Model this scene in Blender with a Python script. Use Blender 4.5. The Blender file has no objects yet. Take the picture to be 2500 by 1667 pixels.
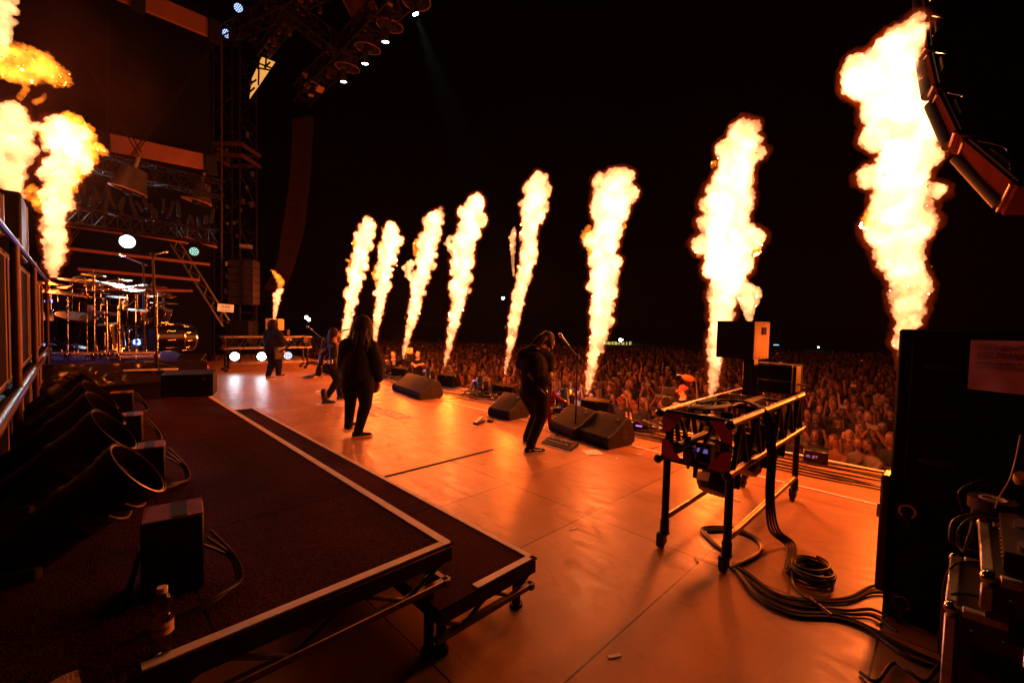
import bpy, bmesh, math, random
from math import sin, cos, pi, radians
from mathutils import Vector, Matrix, noise, Quaternion
random.seed(7)
scene = bpy.context.scene
COL = scene.collection
# ---------------------------------------------------------------- camera
CAM_H = 1.7
YAW, PIT, ROL, FPX = radians(45.0), radians(-2.453), radians(-1.441), 1073.32
fw = Vector((sin(YAW)*cos(PIT), cos(YAW)*cos(PIT), sin(PIT)))
_r = Vector((cos(YAW), -sin(YAW), 0)); _d = fw.cross(_r)
rt = _r*cos(ROL) + _d*sin(ROL); dn = -_r*sin(ROL) + _d*cos(ROL)
EYE = Vector((0, 0, CAM_H))
cam_d = bpy.data.cameras.new('camera'); cam = bpy.data.objects.new('camera', cam_d); COL.objects.link(cam)
cam.matrix_world = Matrix.Translation(EYE) @ Matrix((rt, -dn, -fw)).transposed().to_4x4()
cam_d.sensor_width = 36; cam_d.lens = 36*FPX/2500; cam_d.clip_start = .05; cam_d.clip_end = 900
scene.camera = cam
# ---------------------------------------------------------------- night sky, exposure
W = bpy.data.worlds.new('World'); scene.world = W; W.use_nodes = True
bg = W.node_tree.nodes['Background']
sky = W.node_tree.nodes.new('ShaderNodeTexSky'); sky.sky_type = 'NISHITA'; sky.sun_disc = False
sky.sun_elevation = radians(-6); sky.sun_rotation = radians(200)
W.node_tree.links.new(sky.outputs[0], bg.inputs[0]); bg.inputs[1].default_value = 0.003
scene.view_settings.view_transform = 'Standard'; scene.view_settings.look = 'None'
scene.cycles.sample_clamp_indirect = .3
scene.view_settings.gamma = 1; scene.view_settings.exposure = 0
FLAME_RGB = (1.0, .125, .01)

# ---------------------------------------------------------------- measuring helpers
def ray(x, y): return rt*((x-1250)/FPX) + dn*((y-833.5)/FPX) + fw
def D(x, y, t): return EYE + ray(x, y)*t                      # point at depth t metres
def at(x, y, z=0.0):
    v = ray(x, y); return EYE + v*((z-CAM_H)/v.z)
def atX(x, y, X):
    v = ray(x, y); return EYE + v*(X/v.x)
def atY(x, y, Y):
    v = ray(x, y); return EYE + v*(Y/v.y)
def V(*a): return Vector(a)

# ---------------------------------------------------------------- materials
def mat(name, base, rough=.6, metal=0., var=0., scale=8., bump=0., bscale=60., emit=None, es=0., spec=.5, col2=None, trans=0.):
    m = bpy.data.materials.new(name); m.use_nodes = True
    nt = m.node_tree; b = nt.nodes['Principled BSDF']
    b.inputs['Base Color'].default_value = (*base, 1); b.inputs['Roughness'].default_value = rough
    b.inputs['Metallic'].default_value = metal; b.inputs['Specular IOR Level'].default_value = spec
    if trans: b.inputs['Transmission Weight'].default_value = trans
    if emit: b.inputs['Emission Color'].default_value = (*emit, 1); b.inputs['Emission Strength'].default_value = es
    tc = None
    if var or bump or col2:
        tc = nt.nodes.new('ShaderNodeTexCoord')
    if var or col2:
        n = nt.nodes.new('ShaderNodeTexNoise'); n.inputs['Scale'].default_value = scale; n.inputs['Detail'].default_value = 6
        n.inputs['Roughness'].default_value = .65
        nt.links.new(tc.outputs['Object'], n.inputs['Vector'])
        r = nt.nodes.new('ShaderNodeValToRGB'); r.color_ramp.elements[0].position = .3; r.color_ramp.elements[1].position = .7
        c2 = col2 or tuple(min(1, c*(1+var)) for c in base); c1 = base if col2 else tuple(c*(1-var) for c in base)
        r.color_ramp.elements[0].color = (*c1, 1); r.color_ramp.elements[1].color = (*c2, 1)
        nt.links.new(n.outputs[0], r.inputs[0]); nt.links.new(r.outputs[0], b.inputs['Base Color'])
        mr = nt.nodes.new('ShaderNodeMapRange'); mr.inputs['To Min'].default_value = max(0, rough-.12); mr.inputs['To Max'].default_value = min(1, rough+.12)
        nt.links.new(n.outputs[0], mr.inputs[0]); nt.links.new(mr.outputs[0], b.inputs['Roughness'])
    if bump:
        n2 = nt.nodes.new('ShaderNodeTexNoise'); n2.inputs['Scale'].default_value = bscale; n2.inputs['Detail'].default_value = 3
        nt.links.new(tc.outputs['Object'], n2.inputs['Vector'])
        bp = nt.nodes.new('ShaderNodeBump'); bp.inputs['Strength'].default_value = bump; bp.inputs['Distance'].default_value = .01
        nt.links.new(n2.outputs[0], bp.inputs['Height']); nt.links.new(bp.outputs[0], b.inputs['Normal'])
    return m
def glow(name, col, s):
    m = bpy.data.materials.new(name); m.use_nodes = True; nt = m.node_tree
    nt.nodes.remove(nt.nodes['Principled BSDF']); e = nt.nodes.new('ShaderNodeEmission')
    e.inputs[0].default_value = (*col, 1); e.inputs[1].default_value = s
    nt.links.new(e.outputs[0], nt.nodes['Material Output'].inputs['Surface']); return m
def fire(name, col, s):
    m = bpy.data.materials.new(name); m.use_nodes = True; nt = m.node_tree
    nt.nodes.remove(nt.nodes['Principled BSDF']); e = nt.nodes.new('ShaderNodeEmission')
    e.inputs[0].default_value = (*col, 1); e.inputs[1].default_value = s
    nt.links.new(e.outputs[0], nt.nodes['Material Output'].inputs['Volume']); return m
M = {}
M['black'] = mat('black_metal', (.012, .011, .012), .42, .2, spec=.3, var=.4, scale=20)
M['matte'] = mat('matte_black', (.01, .009, .009), .8, spec=.2, var=.4, scale=12)
M['spk'] = mat('speaker_paint', (.007, .006, .006), .65, spec=.14, var=.3, scale=10, bump=.3, bscale=220)
M['grille'] = mat('speaker_grille', (.006, .005, .005), .7, spec=.12, var=.3, scale=10, bump=.6, bscale=400)
M['side'] = mat('speaker_side_panel', (.022, .017, .016), .55, spec=.25, var=.25, scale=10)
M['chrome'] = mat('chrome', (.7, .68, .66), .16, 1., var=.2, scale=30)
M['alu'] = mat('aluminium', (.55, .53, .5), .35, .9, var=.3, scale=25)
M['truss'] = mat('truss_metal', (.12, .1, .085), .42, .7, var=.4, scale=16)
M['rail'] = mat('scuffed_rail', (.42, .36, .26), .36, .75, var=.5, scale=14)
M['cable'] = mat('cable_rubber', (.016, .015, .015), .42)
M['white'] = mat('white_paint', (.72, .7, .68), .5, var=.15, scale=18)
M['tape'] = mat('white_gaffer_tape', (.92, .9, .92), .6, col2=(.75, .72, .74), scale=9)
M['paper'] = mat('white_paper', (.82, .8, .8), .7)
M['skin'] = mat('skin', (.55, .36, .27), .55, var=.08, scale=10)
M['cloth'] = mat('black_cloth', (.009, .007, .008), .85, spec=.15, var=.5, scale=9, bump=.5, bscale=40)
M['denim'] = mat('black_denim', (.01, .008, .01), .8, spec=.15, var=.5, scale=14, bump=.5, bscale=60)
M['hair'] = mat('dark_hair', (.01, .005, .004), .6, spec=.15, var=.5, scale=30, bump=.8, bscale=90)
M['hairbrown'] = mat('brown_hair', (.025, .009, .006), .55, spec=.2, var=.5, scale=30, bump=.8, bscale=90)
M['rubber'] = mat('black_rubber', (.02, .02, .02), .6)
M['redpaint'] = mat('red_lacquer', (.5, .03, .015), .25)
M['yellow'] = mat('plywood_yellow', (.62, .46, .22), .55, var=.15, scale=8)
M['carpet'] = mat('dark_carpet', (.034, .008, .011), .95, spec=.05, var=.6, scale=260, bump=.8, bscale=300)
def carpet_material():
    m = mat('dark_carpet', (.034, .008, .011), .95, spec=.05, bump=.9, bscale=120); nt = m.node_tree; b = nt.nodes['Principled BSDF']; N = nt.nodes.new; L = nt.links.new
    tc = N('ShaderNodeTexCoord'); n = N('ShaderNodeTexNoise'); n.inputs['Scale'].default_value = 70; n.inputs['Detail'].default_value = 4; n.inputs['Roughness'].default_value = .9
    n2 = N('ShaderNodeTexNoise'); n2.inputs['Scale'].default_value = 1.6; n2.inputs['Detail'].default_value = 6
    br = N('ShaderNodeTexBrick'); br.offset = 0; br.inputs['Scale'].default_value = 1; br.inputs['Brick Width'].default_value = 1.01; br.inputs['Row Height'].default_value = 2.02; br.inputs['Mortar Size'].default_value = .006
    br.inputs['Color1'].default_value = (1, 1, 1, 1); br.inputs['Color2'].default_value = (.82, .82, .82, 1); br.inputs['Mortar'].default_value = (.12, .12, .12, 1)
    mp = N('ShaderNodeMapping'); mp.inputs['Location'].default_value = (.67, .3, 0); L(tc.outputs['Object'], mp.inputs[0]); L(mp.outputs[0], br.inputs['Vector'])
    for q in (n, n2): L(tc.outputs['Object'], q.inputs['Vector'])
    r = N('ShaderNodeValToRGB'); r.color_ramp.elements[0].position = .38; r.color_ramp.elements[1].position = .66; r.color_ramp.elements[0].color = (.013, .003, .004, 1); r.color_ramp.elements[1].color = (.085, .02, .024, 1)
    L(n.outputs[0], r.inputs[0]); r2 = N('ShaderNodeMapRange'); r2.inputs['From Min'].default_value = .3; r2.inputs['From Max'].default_value = .7; r2.inputs['To Min'].default_value = .5; r2.inputs['To Max'].default_value = 1.35; L(n2.outputs[0], r2.inputs[0])
    s1 = N('ShaderNodeVectorMath'); s1.operation = 'MULTIPLY'; L(r.outputs[0], s1.inputs[0]); L(br.outputs['Color'], s1.inputs[1])
    s2 = N('ShaderNodeVectorMath'); s2.operation = 'SCALE'; L(s1.outputs[0], s2.inputs[0]); L(r2.outputs[0], s2.inputs['Scale']); L(s2.outputs[0], b.inputs['Base Color']); return m
M['carpet'] = carpet_material()
M['brass'] = mat('cymbal_bronze', (.55, .35, .14), .24, 1., var=.2, scale=12)
M['plastic'] = mat('black_plastic', (.02, .02, .022), .3)
M['redtape'] = mat('red_hazard_panel', (.5, .05, .03), .5, col2=(.3, .03, .02), scale=16)
M['lens'] = glow('lamp_white', (.85, .93, 1.), 30)
def hot_gas(name, col, lo, hi, sc):
    m = fire(name, col, 1); nt = m.node_tree; e = [n for n in nt.nodes if n.type == 'EMISSION'][0]
    tc = nt.nodes.new('ShaderNodeTexCoord'); n = nt.nodes.new('ShaderNodeTexNoise'); n.inputs['Scale'].default_value = sc; n.inputs['Detail'].default_value = 2.5; n.inputs['Distortion'].default_value = .6
    r = nt.nodes.new('ShaderNodeMapRange'); r.inputs['From Min'].default_value = .36; r.inputs['From Max'].default_value = .62; r.inputs['To Min'].default_value = lo; r.inputs['To Max'].default_value = hi
    nt.links.new(tc.outputs['Object'], n.inputs['Vector']); nt.links.new(n.outputs[0], r.inputs[0]); nt.links.new(r.outputs[0], e.inputs[1]); return m
M['flame'] = hot_gas('burning_gas', (1., .36, .125), 5.5, 20, 2.8)
M['ember'] = hot_gas('cooling_gas', (1., .2, .014), 1.5, 18, 6)
M['veil'] = fire('red_halo_glow', (1., .07, .006), .36)  # glowing shell that paints in the red halo of smoke and lens

# ---------------------------------------------------------------- objects
PM = {}
def tag(o, label=None, cat=None, group=None, kind=None):
    if label: o['label'] = label
    if cat: o['category'] = cat
    if group: o['group'] = group
    if kind: o['kind'] = kind
    return o
def thing(name, label, cat, loc=(0, 0, 0), rz=0., group=None):
    o = bpy.data.objects.new(name, None); COL.objects.link(o); o.empty_display_size = .1
    o.location = loc; o.rotation_euler = (0, 0, rz)
    PM[o.name] = Matrix.Translation(Vector(loc)) @ Matrix.Rotation(rz, 4, 'Z')
    return tag(o, label, cat, group)
def root_matrix(o):
    while o is not None:
        if o.name in PM: return PM[o.name]
        o = o.parent
    return Matrix()
def copy_tree(o, parent=None):
    c = o.copy(); COL.objects.link(c); c.parent = parent
    if parent is not None: c.matrix_parent_inverse = o.matrix_parent_inverse.copy()
    for ch in list(o.children): copy_tree(ch, c)
    return c
def dup(o, loc, rz, label):
    c = copy_tree(o); c.location = loc; c.rotation_euler = (0, 0, rz); c['label'] = label
    return c
def basis(dz, up=None):
    z = Vector(dz).normalized(); u = Vector(up) if up else (V(0, 0, 1) if abs(z.z) < .95 else V(1, 0, 0))
    x = u.cross(z).normalized(); y = z.cross(x)
    return Matrix((x, y, z)).transposed()
class MB:
    def __init__(s): s.v = []; s.f = []; s.m = []; s.mi = 0
    def add(s, vs, fs):
        o = len(s.v); s.v += [Vector(v) for v in vs]; s.f += [tuple(i+o for i in f) for f in fs]; s.m += [s.mi]*len(fs); return s
    def box(s, c, size, R=None, bev=.0):
        x, y, z = (k/2 for k in size); c = Vector(c); R = R or Matrix.Identity(3)
        if bev <= 0:
            vs = [V(a*x, b*y, d*z) for a in (-1, 1) for b in (-1, 1) for d in (-1, 1)]
            return s.add([c+R@v for v in vs], [(0, 1, 3, 2), (4, 6, 7, 5), (0, 4, 5, 1), (2, 3, 7, 6), (0, 2, 6, 4), (1, 5, 7, 3)])
        b = min(bev, x*.9, y*.9, z*.9); vs = []; 
        idx = {}
        for a in (-1, 1):
            for q in (-1, 1):
                for d in (-1, 1):
                    for k, v in enumerate((V(a*x, q*(y-b), d*(z-b)), V(a*(x-b), q*y, d*(z-b)), V(a*(x-b), q*(y-b), d*z))):
                        idx[(a, q, d, k)] = len(vs); vs.append(c+R@v)
        F = []
        for a in (-1, 1):
            F.append([idx[(a, p, q, 0)] for p, q in ((-1, -1), (1, -1), (1, 1), (-1, 1))][::a])
            F.append([idx[(p, a, q, 1)] for p, q in ((-1, -1), (-1, 1), (1, 1), (1, -1))][::a])
            F.append([idx[(p, q, a, 2)] for p, q in ((-1, -1), (1, -1), (1, 1), (-1, 1))][::a])
        for a in (-1, 1):
            for q in (-1, 1):
                F.append([idx[(a, q, -1, 0)], idx[(a, q, 1, 0)], idx[(a, q, 1, 1)], idx[(a, q, -1, 1)]][::-a*q])
                F.append([idx[(a, -1, q, 0)], idx[(a, 1, q, 0)], idx[(a, 1, q, 2)], idx[(a, -1, q, 2)]][::a*q])
                F.append([idx[(-1, a, q, 1)], idx[(1, a, q, 1)], idx[(1, a, q, 2)], idx[(-1, a, q, 2)]][::-a*q])
                for d in (-1, 1): F.append([idx[(a, q, d, 0)], idx[(a, q, d, 1)], idx[(a, q, d, 2)]][::a*q*d])
        return s.add(vs, F)
    def loft(s, rings, cap=True):
        n = len(rings[0]); o = len(s.v); fs = []
        for i in range(len(rings)-1):
            for j in range(n):
                k = (j+1) % n; fs.append((i*n+j, i*n+k, (i+1)*n+k, (i+1)*n+j))
        if cap: fs.append(tuple(range(n))[::-1]); fs.append(tuple((len(rings)-1)*n+j for j in range(n)))
        return s.add([p for r in rings for p in r], fs)
    def cyl(s, a, b, r0, r1=None, n=12, cap=True):
        a, b = Vector(a), Vector(b); r1 = r0 if r1 is None else r1
        if (b-a).length < 1e-6: return s
        B = basis(b-a)
        ring = lambda c, r: [c + B@V(cos(2*pi*j/n)*r, sin(2*pi*j/n)*r, 0) for j in range(n)]
        return s.loft([ring(a, r0), ring(b, r1)], cap)
    def tube(s, pts, r, n=8, closed=False):
        pts = [Vector(p) for p in pts]; rings = []; up = None
        for i, p in enumerate(pts):
            a = pts[max(0, i-1)]; b = pts[min(len(pts)-1, i+1)]; z = (b-a)
            if z.length < 1e-7: z = V(0, 0, 1)
            z.normalize()
            if up is None: up = V(0, 0, 1) if abs(z.z) < .9 else V(1, 0, 0)
            x = up.cross(z)
            if x.length < 1e-4: x = V(1, 0, 0).cross(z)
            x.normalize(); y = z.cross(x); up = y
            rr = r[i] if isinstance(r, (list, tuple)) else r
            rings.append([p + (x*cos(2*pi*j/n)+y*sin(2*pi*j/n))*rr for j in range(n)])
        return s.loft(rings)
    def cap(s, a, b, r0, r1, n=14):            # tapered capsule
        a, b = Vector(a), Vector(b); B = basis(b-a) if (b-a).length > 1e-6 else Matrix.Identity(3); L = (b-a).length
        prof = [(a, r0, -90), (a, r0, -60), (a, r0, -30), (a, r0, 0), (b, r1, 0), (b, r1, 30), (b, r1, 60), (b, r1, 90)]
        rings = [[c + B@V(cos(2*pi*j/n)*r*max(cos(radians(t)), .02), sin(2*pi*j/n)*r*max(cos(radians(t)), .02), r*sin(radians(t))) for j in range(n)] for c, r, t in prof]
        return s.loft(rings)
    def lathe(s, prof, O=(0, 0, 0), axis=(0, 0, 1), n=24, closed=False):
        B = basis(axis); O = Vector(O)
        rings = [[O + B@V(cos(2*pi*j/n)*r, sin(2*pi*j/n)*r, z) for j in range(n)] for r, z in prof]
        if closed: rings.append(rings[0]); return s.loft(rings, False)
        return s.loft(rings, prof[0][0] > 0)
    def ball(s, c, r, R=None, n=12, sq=None):
        c = Vector(c); R = R or Matrix.Identity(3); rr = (r, r, r) if not isinstance(r, (tuple, list)) else r
        rings = []
        for i in range(n//2+1):
            t = -pi/2 + pi*i/(n//2); rad = max(cos(t), .02)
            rings.append([c + R@V(cos(2*pi*j/n)*rad*rr[0], sin(2*pi*j/n)*rad*rr[1], sin(t)*rr[2]) for j in range(n)])
        return s.loft(rings)
    def prism(s, pts, O, ux, uy, th):          # polygon in plane (ux,uy), thick along normal
        ux, uy = Vector(ux).normalized(), Vector(uy).normalized(); nz = ux.cross(uy); O = Vector(O)
        a = [O+ux*p[0]+uy*p[1]-nz*th/2 for p in pts]; b = [p+nz*th for p in a]
        return s.loft([a, b])
    def build(s, name, m, parent=None, smooth=True, local=False, mods=None):
        me = bpy.data.meshes.new(name)
        T = Matrix() if local or parent is None else root_matrix(parent).inverted()
        me.from_pydata([tuple(T@v) for v in s.v], [], s.f)
        ms = m if isinstance(m, (list, tuple)) else [m]
        for q in ms: me.materials.append(q)
        if len(ms) > 1: me.polygons.foreach_set('material_index', s.m)
        if smooth:
            me.polygons.foreach_set('use_smooth', [True]*len(me.polygons))
            try: me.set_sharp_from_angle(angle=radians(38))
            except Exception: pass
        me.update()
        o = bpy.data.objects.new(name, me); COL.objects.link(o)
        if parent is not None: o.parent = parent
        return o
def spline(pts, k=8):
    pts = [Vector(p) for p in pts]; P = [pts[0]]+pts+[pts[-1]]; out = []
    for i in range(1, len(P)-2):
        for j in range(k):
            t = j/k; a, b, c, d = P[i-1], P[i], P[i+1], P[i+2]
            out.append(.5*((2*b)+(c-a)*t+(2*a-5*b+4*c-d)*t*t+(-a+3*b-3*c+d)*t**3))
    return out+[pts[-1]]
def text(s, name, size, O, ux, uy, m, parent=None, th=.001, align='CENTER', space=1.0, shear=0., width=1.):
    c = bpy.data.curves.new(name, 'FONT'); c.body = s; c.size = size; c.extrude = th; c.align_x = align; c.align_y = 'CENTER'
    c.space_character = space; c.shear = shear; c.resolution_u = 2
    t = bpy.data.objects.new(name+'_src', c); dg = bpy.context.evaluated_depsgraph_get()
    COL.objects.link(t); dg.update(); me = bpy.data.meshes.new_from_object(t.evaluated_get(dg)); bpy.data.objects.remove(t)
    me.name = name; ux = Vector(ux).normalized(); uy = (Vector(uy)-ux*Vector(uy).dot(ux)).normalized(); nz = ux.cross(uy)
    T = Matrix.Translation(Vector(O)) @ Matrix((ux*width, uy, nz)).transposed().to_4x4()
    me.transform(T)
    if parent is not None: me.transform(root_matrix(parent).inverted())
    me.materials.clear(); me.materials.append(m)
    o = bpy.data.objects.new(name, me); COL.objects.link(o)
    if parent is not None: o.parent = parent
    return o
def lamp(name, kind, loc, energy, col, parent, radius=.25, rot=None, spot=None, blend=.3):
    l = bpy.data.lights.new(name, kind); l.energy = energy; l.color = col
    if kind == 'SPOT': l.spot_size = spot; l.spot_blend = blend; l.shadow_soft_size = radius
    elif kind == 'POINT': l.shadow_soft_size = radius
    o = bpy.data.objects.new(name, l); COL.objects.link(o)
    inv = root_matrix(parent).inverted() if parent is not None else Matrix()
    Mx = Matrix.Translation(Vector(loc))
    if rot is not None: Mx = Mx @ basis(-Vector(rot)).to_4x4()
    o.parent = parent; o.matrix_local = inv @ Mx
    return o
# ================================================================ STAGE GROUND
def floor_material():
    m = bpy.data.materials.new('stage_boards'); m.use_nodes = True; nt = m.node_tree; b = nt.nodes['Principled BSDF']; N = nt.nodes.new; L = nt.links.new
    tc = N('ShaderNodeTexCoord'); 
    br = N('ShaderNodeTexBrick'); br.offset = 0; br.inputs['Scale'].default_value = 1
    br.inputs['Brick Width'].default_value = 2.0; br.inputs['Row Height'].default_value = 1.01
    br.inputs['Mortar Size'].default_value = .006; br.inputs['Color1'].default_value = (.50, .27, .12, 1); br.inputs['Color2'].default_value = (.37, .19, .08, 1)
    br.inputs['Mortar'].default_value = (.03, .02, .015, 1)
    mp = N('ShaderNodeMapping'); mp.inputs['Location'].default_value = (.76, -.21, 0)
    L(tc.outputs['Object'], mp.inputs[0]); L(mp.outputs[0], br.inputs['Vector'])
    n = N('ShaderNodeTexNoise'); n.inputs['Scale'].default_value = 1.1; n.inputs['Detail'].default_value = 8; n.inputs['Roughness'].default_value = .7
    L(tc.outputs['Object'], n.inputs['Vector'])
    r = N('ShaderNodeMapRange'); r.inputs['From Min'].default_value = .3; r.inputs['From Max'].default_value = .7; r.inputs['To Min'].default_value = .72; r.inputs['To Max'].default_value = 1.15
    L(n.outputs[0], r.inputs[0])
    # scuffs
    n2 = N('ShaderNodeTexNoise'); n2.inputs['Scale'].default_value = 6; n2.inputs['Detail'].default_value = 10; n2.inputs['Distortion'].default_value = 2.2
    mp2 = N('ShaderNodeMapping'); mp2.inputs['Scale'].default_value = (1, .35, 1); mp2.inputs['Rotation'].default_value = (0, 0, .5)
    L(tc.outputs['Object'], mp2.inputs[0]); L(mp2.outputs[0], n2.inputs['Vector'])
    r2 = N('ShaderNodeMapRange'); r2.inputs['From Min'].default_value = .6; r2.inputs['From Max'].default_value = .74; r2.inputs['To Min'].default_value = 1; r2.inputs['To Max'].default_value = .7
    L(n2.outputs[0], r2.inputs[0])
    mm = N('ShaderNodeMath'); mm.operation = 'MULTIPLY'; L(r.outputs[0], mm.inputs[0]); L(r2.outputs[0], mm.inputs[1])
    mx = N('ShaderNodeVectorMath'); mx.operation = 'SCALE'; L(br.outputs['Color'], mx.inputs[0]); L(mm.outputs[0], mx.inputs['Scale'])
    L(mx.outputs[0], b.inputs['Base Color'])
    # fine pale scratches and grit
    n5 = N('ShaderNodeTexNoise'); n5.inputs['Scale'].default_value = 26; n5.inputs['Detail'].default_value = 6; n5.inputs['Distortion'].default_value = 1.2
    mp5 = N('ShaderNodeMapping'); mp5.inputs['Scale'].default_value = (.12, 1, 1); mp5.inputs['Rotation'].default_value = (0, 0, .9); L(tc.outputs['Object'], mp5.inputs[0]); L(mp5.outputs[0], n5.inputs['Vector'])
    r5 = N('ShaderNodeMapRange'); r5.inputs['From Min'].default_value = .62; r5.inputs['From Max'].default_value = .74; r5.inputs['To Max'].default_value = .3; L(n5.outputs[0], r5.inputs[0])
    mx5 = N('ShaderNodeMix'); mx5.data_type = 'RGBA'; L(r5.outputs[0], mx5.inputs['Factor']); L(mx.outputs[0], mx5.inputs['A']); mx5.inputs['B'].default_value = (.6, .45, .3, 1); L(mx5.outputs['Result'], b.inputs['Base Color'])
    v6 = N('ShaderNodeTexVoronoi'); v6.inputs['Scale'].default_value = 1.3; v6.feature = 'F1'; L(tc.outputs['Object'], v6.inputs['Vector'])
    r3 = N('ShaderNodeMapRange'); r3.inputs['From Min'].default_value = .3; r3.inputs['From Max'].default_value = .7; r3.inputs['To Min'].default_value = .3; r3.inputs['To Max'].default_value = .5
    L(n2.outputs[0], r3.inputs[0]); L(r3.outputs[0], b.inputs['Roughness'])
    # hexagonal anti-slip film: very fine bump
    n3 = N('ShaderNodeTexVoronoi'); n3.inputs['Scale'].default_value = 140; L(tc.outputs['Object'], n3.inputs['Vector'])
    bp = N('ShaderNodeBump'); bp.inputs['Strength'].default_value = .12; bp.inputs['Distance'].default_value = .003
    L(n3.outputs['Distance'], bp.inputs['Height'])
    bp2 = N('ShaderNodeBump'); bp2.inputs['Strength'].default_value = .25; bp2.inputs['Distance'].default_value = .02; L(n.outputs[0], bp2.inputs['Height']); L(bp.outputs[0], bp2.inputs['Normal'])
    L(bp2.outputs[0], b.inputs['Normal'])
    return m
M['floor'] = floor_material()
def struct(name, mb, m, smooth=False):
    o = mb.build(name, m, None, smooth); o['kind'] = 'structure'; return o
LIP = 7.0
struct('stage_floor', MB().box((.5, 9, -.06), (13.0, 26, .12)), M['floor'])
struct('stage_front_wall', MB().box((LIP-.06, 9, -1.06), (.08, 26, 1.88)), M['matte'])
M['grass'] = mat('trampled_field', (.03, .026, .018), .95, var=.5, scale=2, bump=.6, bscale=6)
struct('field', MB().add([(-250, -300, -2), (420, -300, -2), (420, 420, -2), (-250, 420, -2)], [(0, 1, 2, 3)]), M['grass'])
# white lines taped / painted on the stage
tp = MB().box((5.58, 5.6, .003), (.045, 15.5, .006))
struct('floor_line', tp, M['tape'])
struct('stage_edge_line', MB().box((LIP-.05, 8.2, .006), (.07, 19, .012)), M['white'])
# black joints that gape a little
jn = MB()
for a, b in (((2.38, 4.2, 0), (3.9, 4.3, 0)), ): pass

# ================================================================ FLAMES
def billow(p, sc, oct=4):
    a = 0; w = 1; f = sc; tot = 0
    for i in range(oct):
        a += w*(1-abs(noise.noise(p*f)))**1; tot += w; w *= .55; f *= 2.05; p = p+Vector((7.1, 3.7, 1.3))
    return a/tot
def flame_mesh(mb, sts, n=96, amp=.5, seed=0, sub=5, freq=1.0, fringe=0., power=1.0):
    """sts = [(world point, radius)] -> closed, turbulent gas column of round section"""
    P = spline([s[0] for s in sts], sub)
    Rr = []
    for i in range(len(sts)-1):
        for j in range(sub): t = j/sub; Rr.append(sts[i][1]*(1-t)+sts[i+1][1]*t)
    Rr.append(sts[-1][1])
    # resample finely
    L = [0]
    for i in range(1, len(P)): L.append(L[-1]+(P[i]-P[i-1]).length)
    mean = sum(Rr)/len(Rr); step = max(.014, mean*.06); N = max(12, int(L[-1]/step)); rings = []
    so = Vector((seed*3.17, seed*1.3, seed*5.1)); k = 0
    for i in range(N+1):
        d = L[-1]*i/N
        while k < len(L)-2 and L[k+1] < d: k += 1
        t = (d-L[k])/max(1e-6, L[k+1]-L[k]); c = P[k].lerp(P[k+1], t); r = Rr[k]*(1-t)+Rr[k+1]*t
        z = (P[min(k+1, len(P)-1)]-P[k]).normalized(); x = V(0, 1, 0).cross(z).normalized(); y = z.cross(x)
        ring = []
        for j in range(n):
            a = 2*pi*j/n; dr = x*cos(a)+y*sin(a); q = c+dr*r
            s_ = freq/max(.12, mean)
            b = billow(q*s_*.55+so, 1.0, 5)          # 0..1, puffs with creases
            lo = noise.noise(q*s_*.3+so*2)
            b2 = billow(q*s_*1.7+so*4, 1.0, 4); b3 = 1-abs(noise.noise(q*s_*.42+so*5))*1.6
            rr = r*(.9 - amp*(b-.81)*3.4 - amp*(b2-.81)*2.0 - amp*.9*(b3-.7) + .8*amp*lo) + fringe
            up = z*(r*.5*amp*noise.noise(q*s_*.8+so*3))
            ring.append(c+dr*max(.004, rr)+up)
        rings.append(ring)
    # close the ends
    e0 = sum(rings[0], Vector())/n; e1 = sum(rings[-1], Vector())/n
    z1 = (P[-1]-P[-2]).normalized()
    top = []
    for q in (.8, .5, .2): top.append([e1+(p-e1)*q+z1*Rr[-1]*(1-q)*.8 for p in rings[-1]])
    mb.loft([[e0+(p-e0)*.3 for p in rings[0]]]+rings+top)
    return P, Rr
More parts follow.
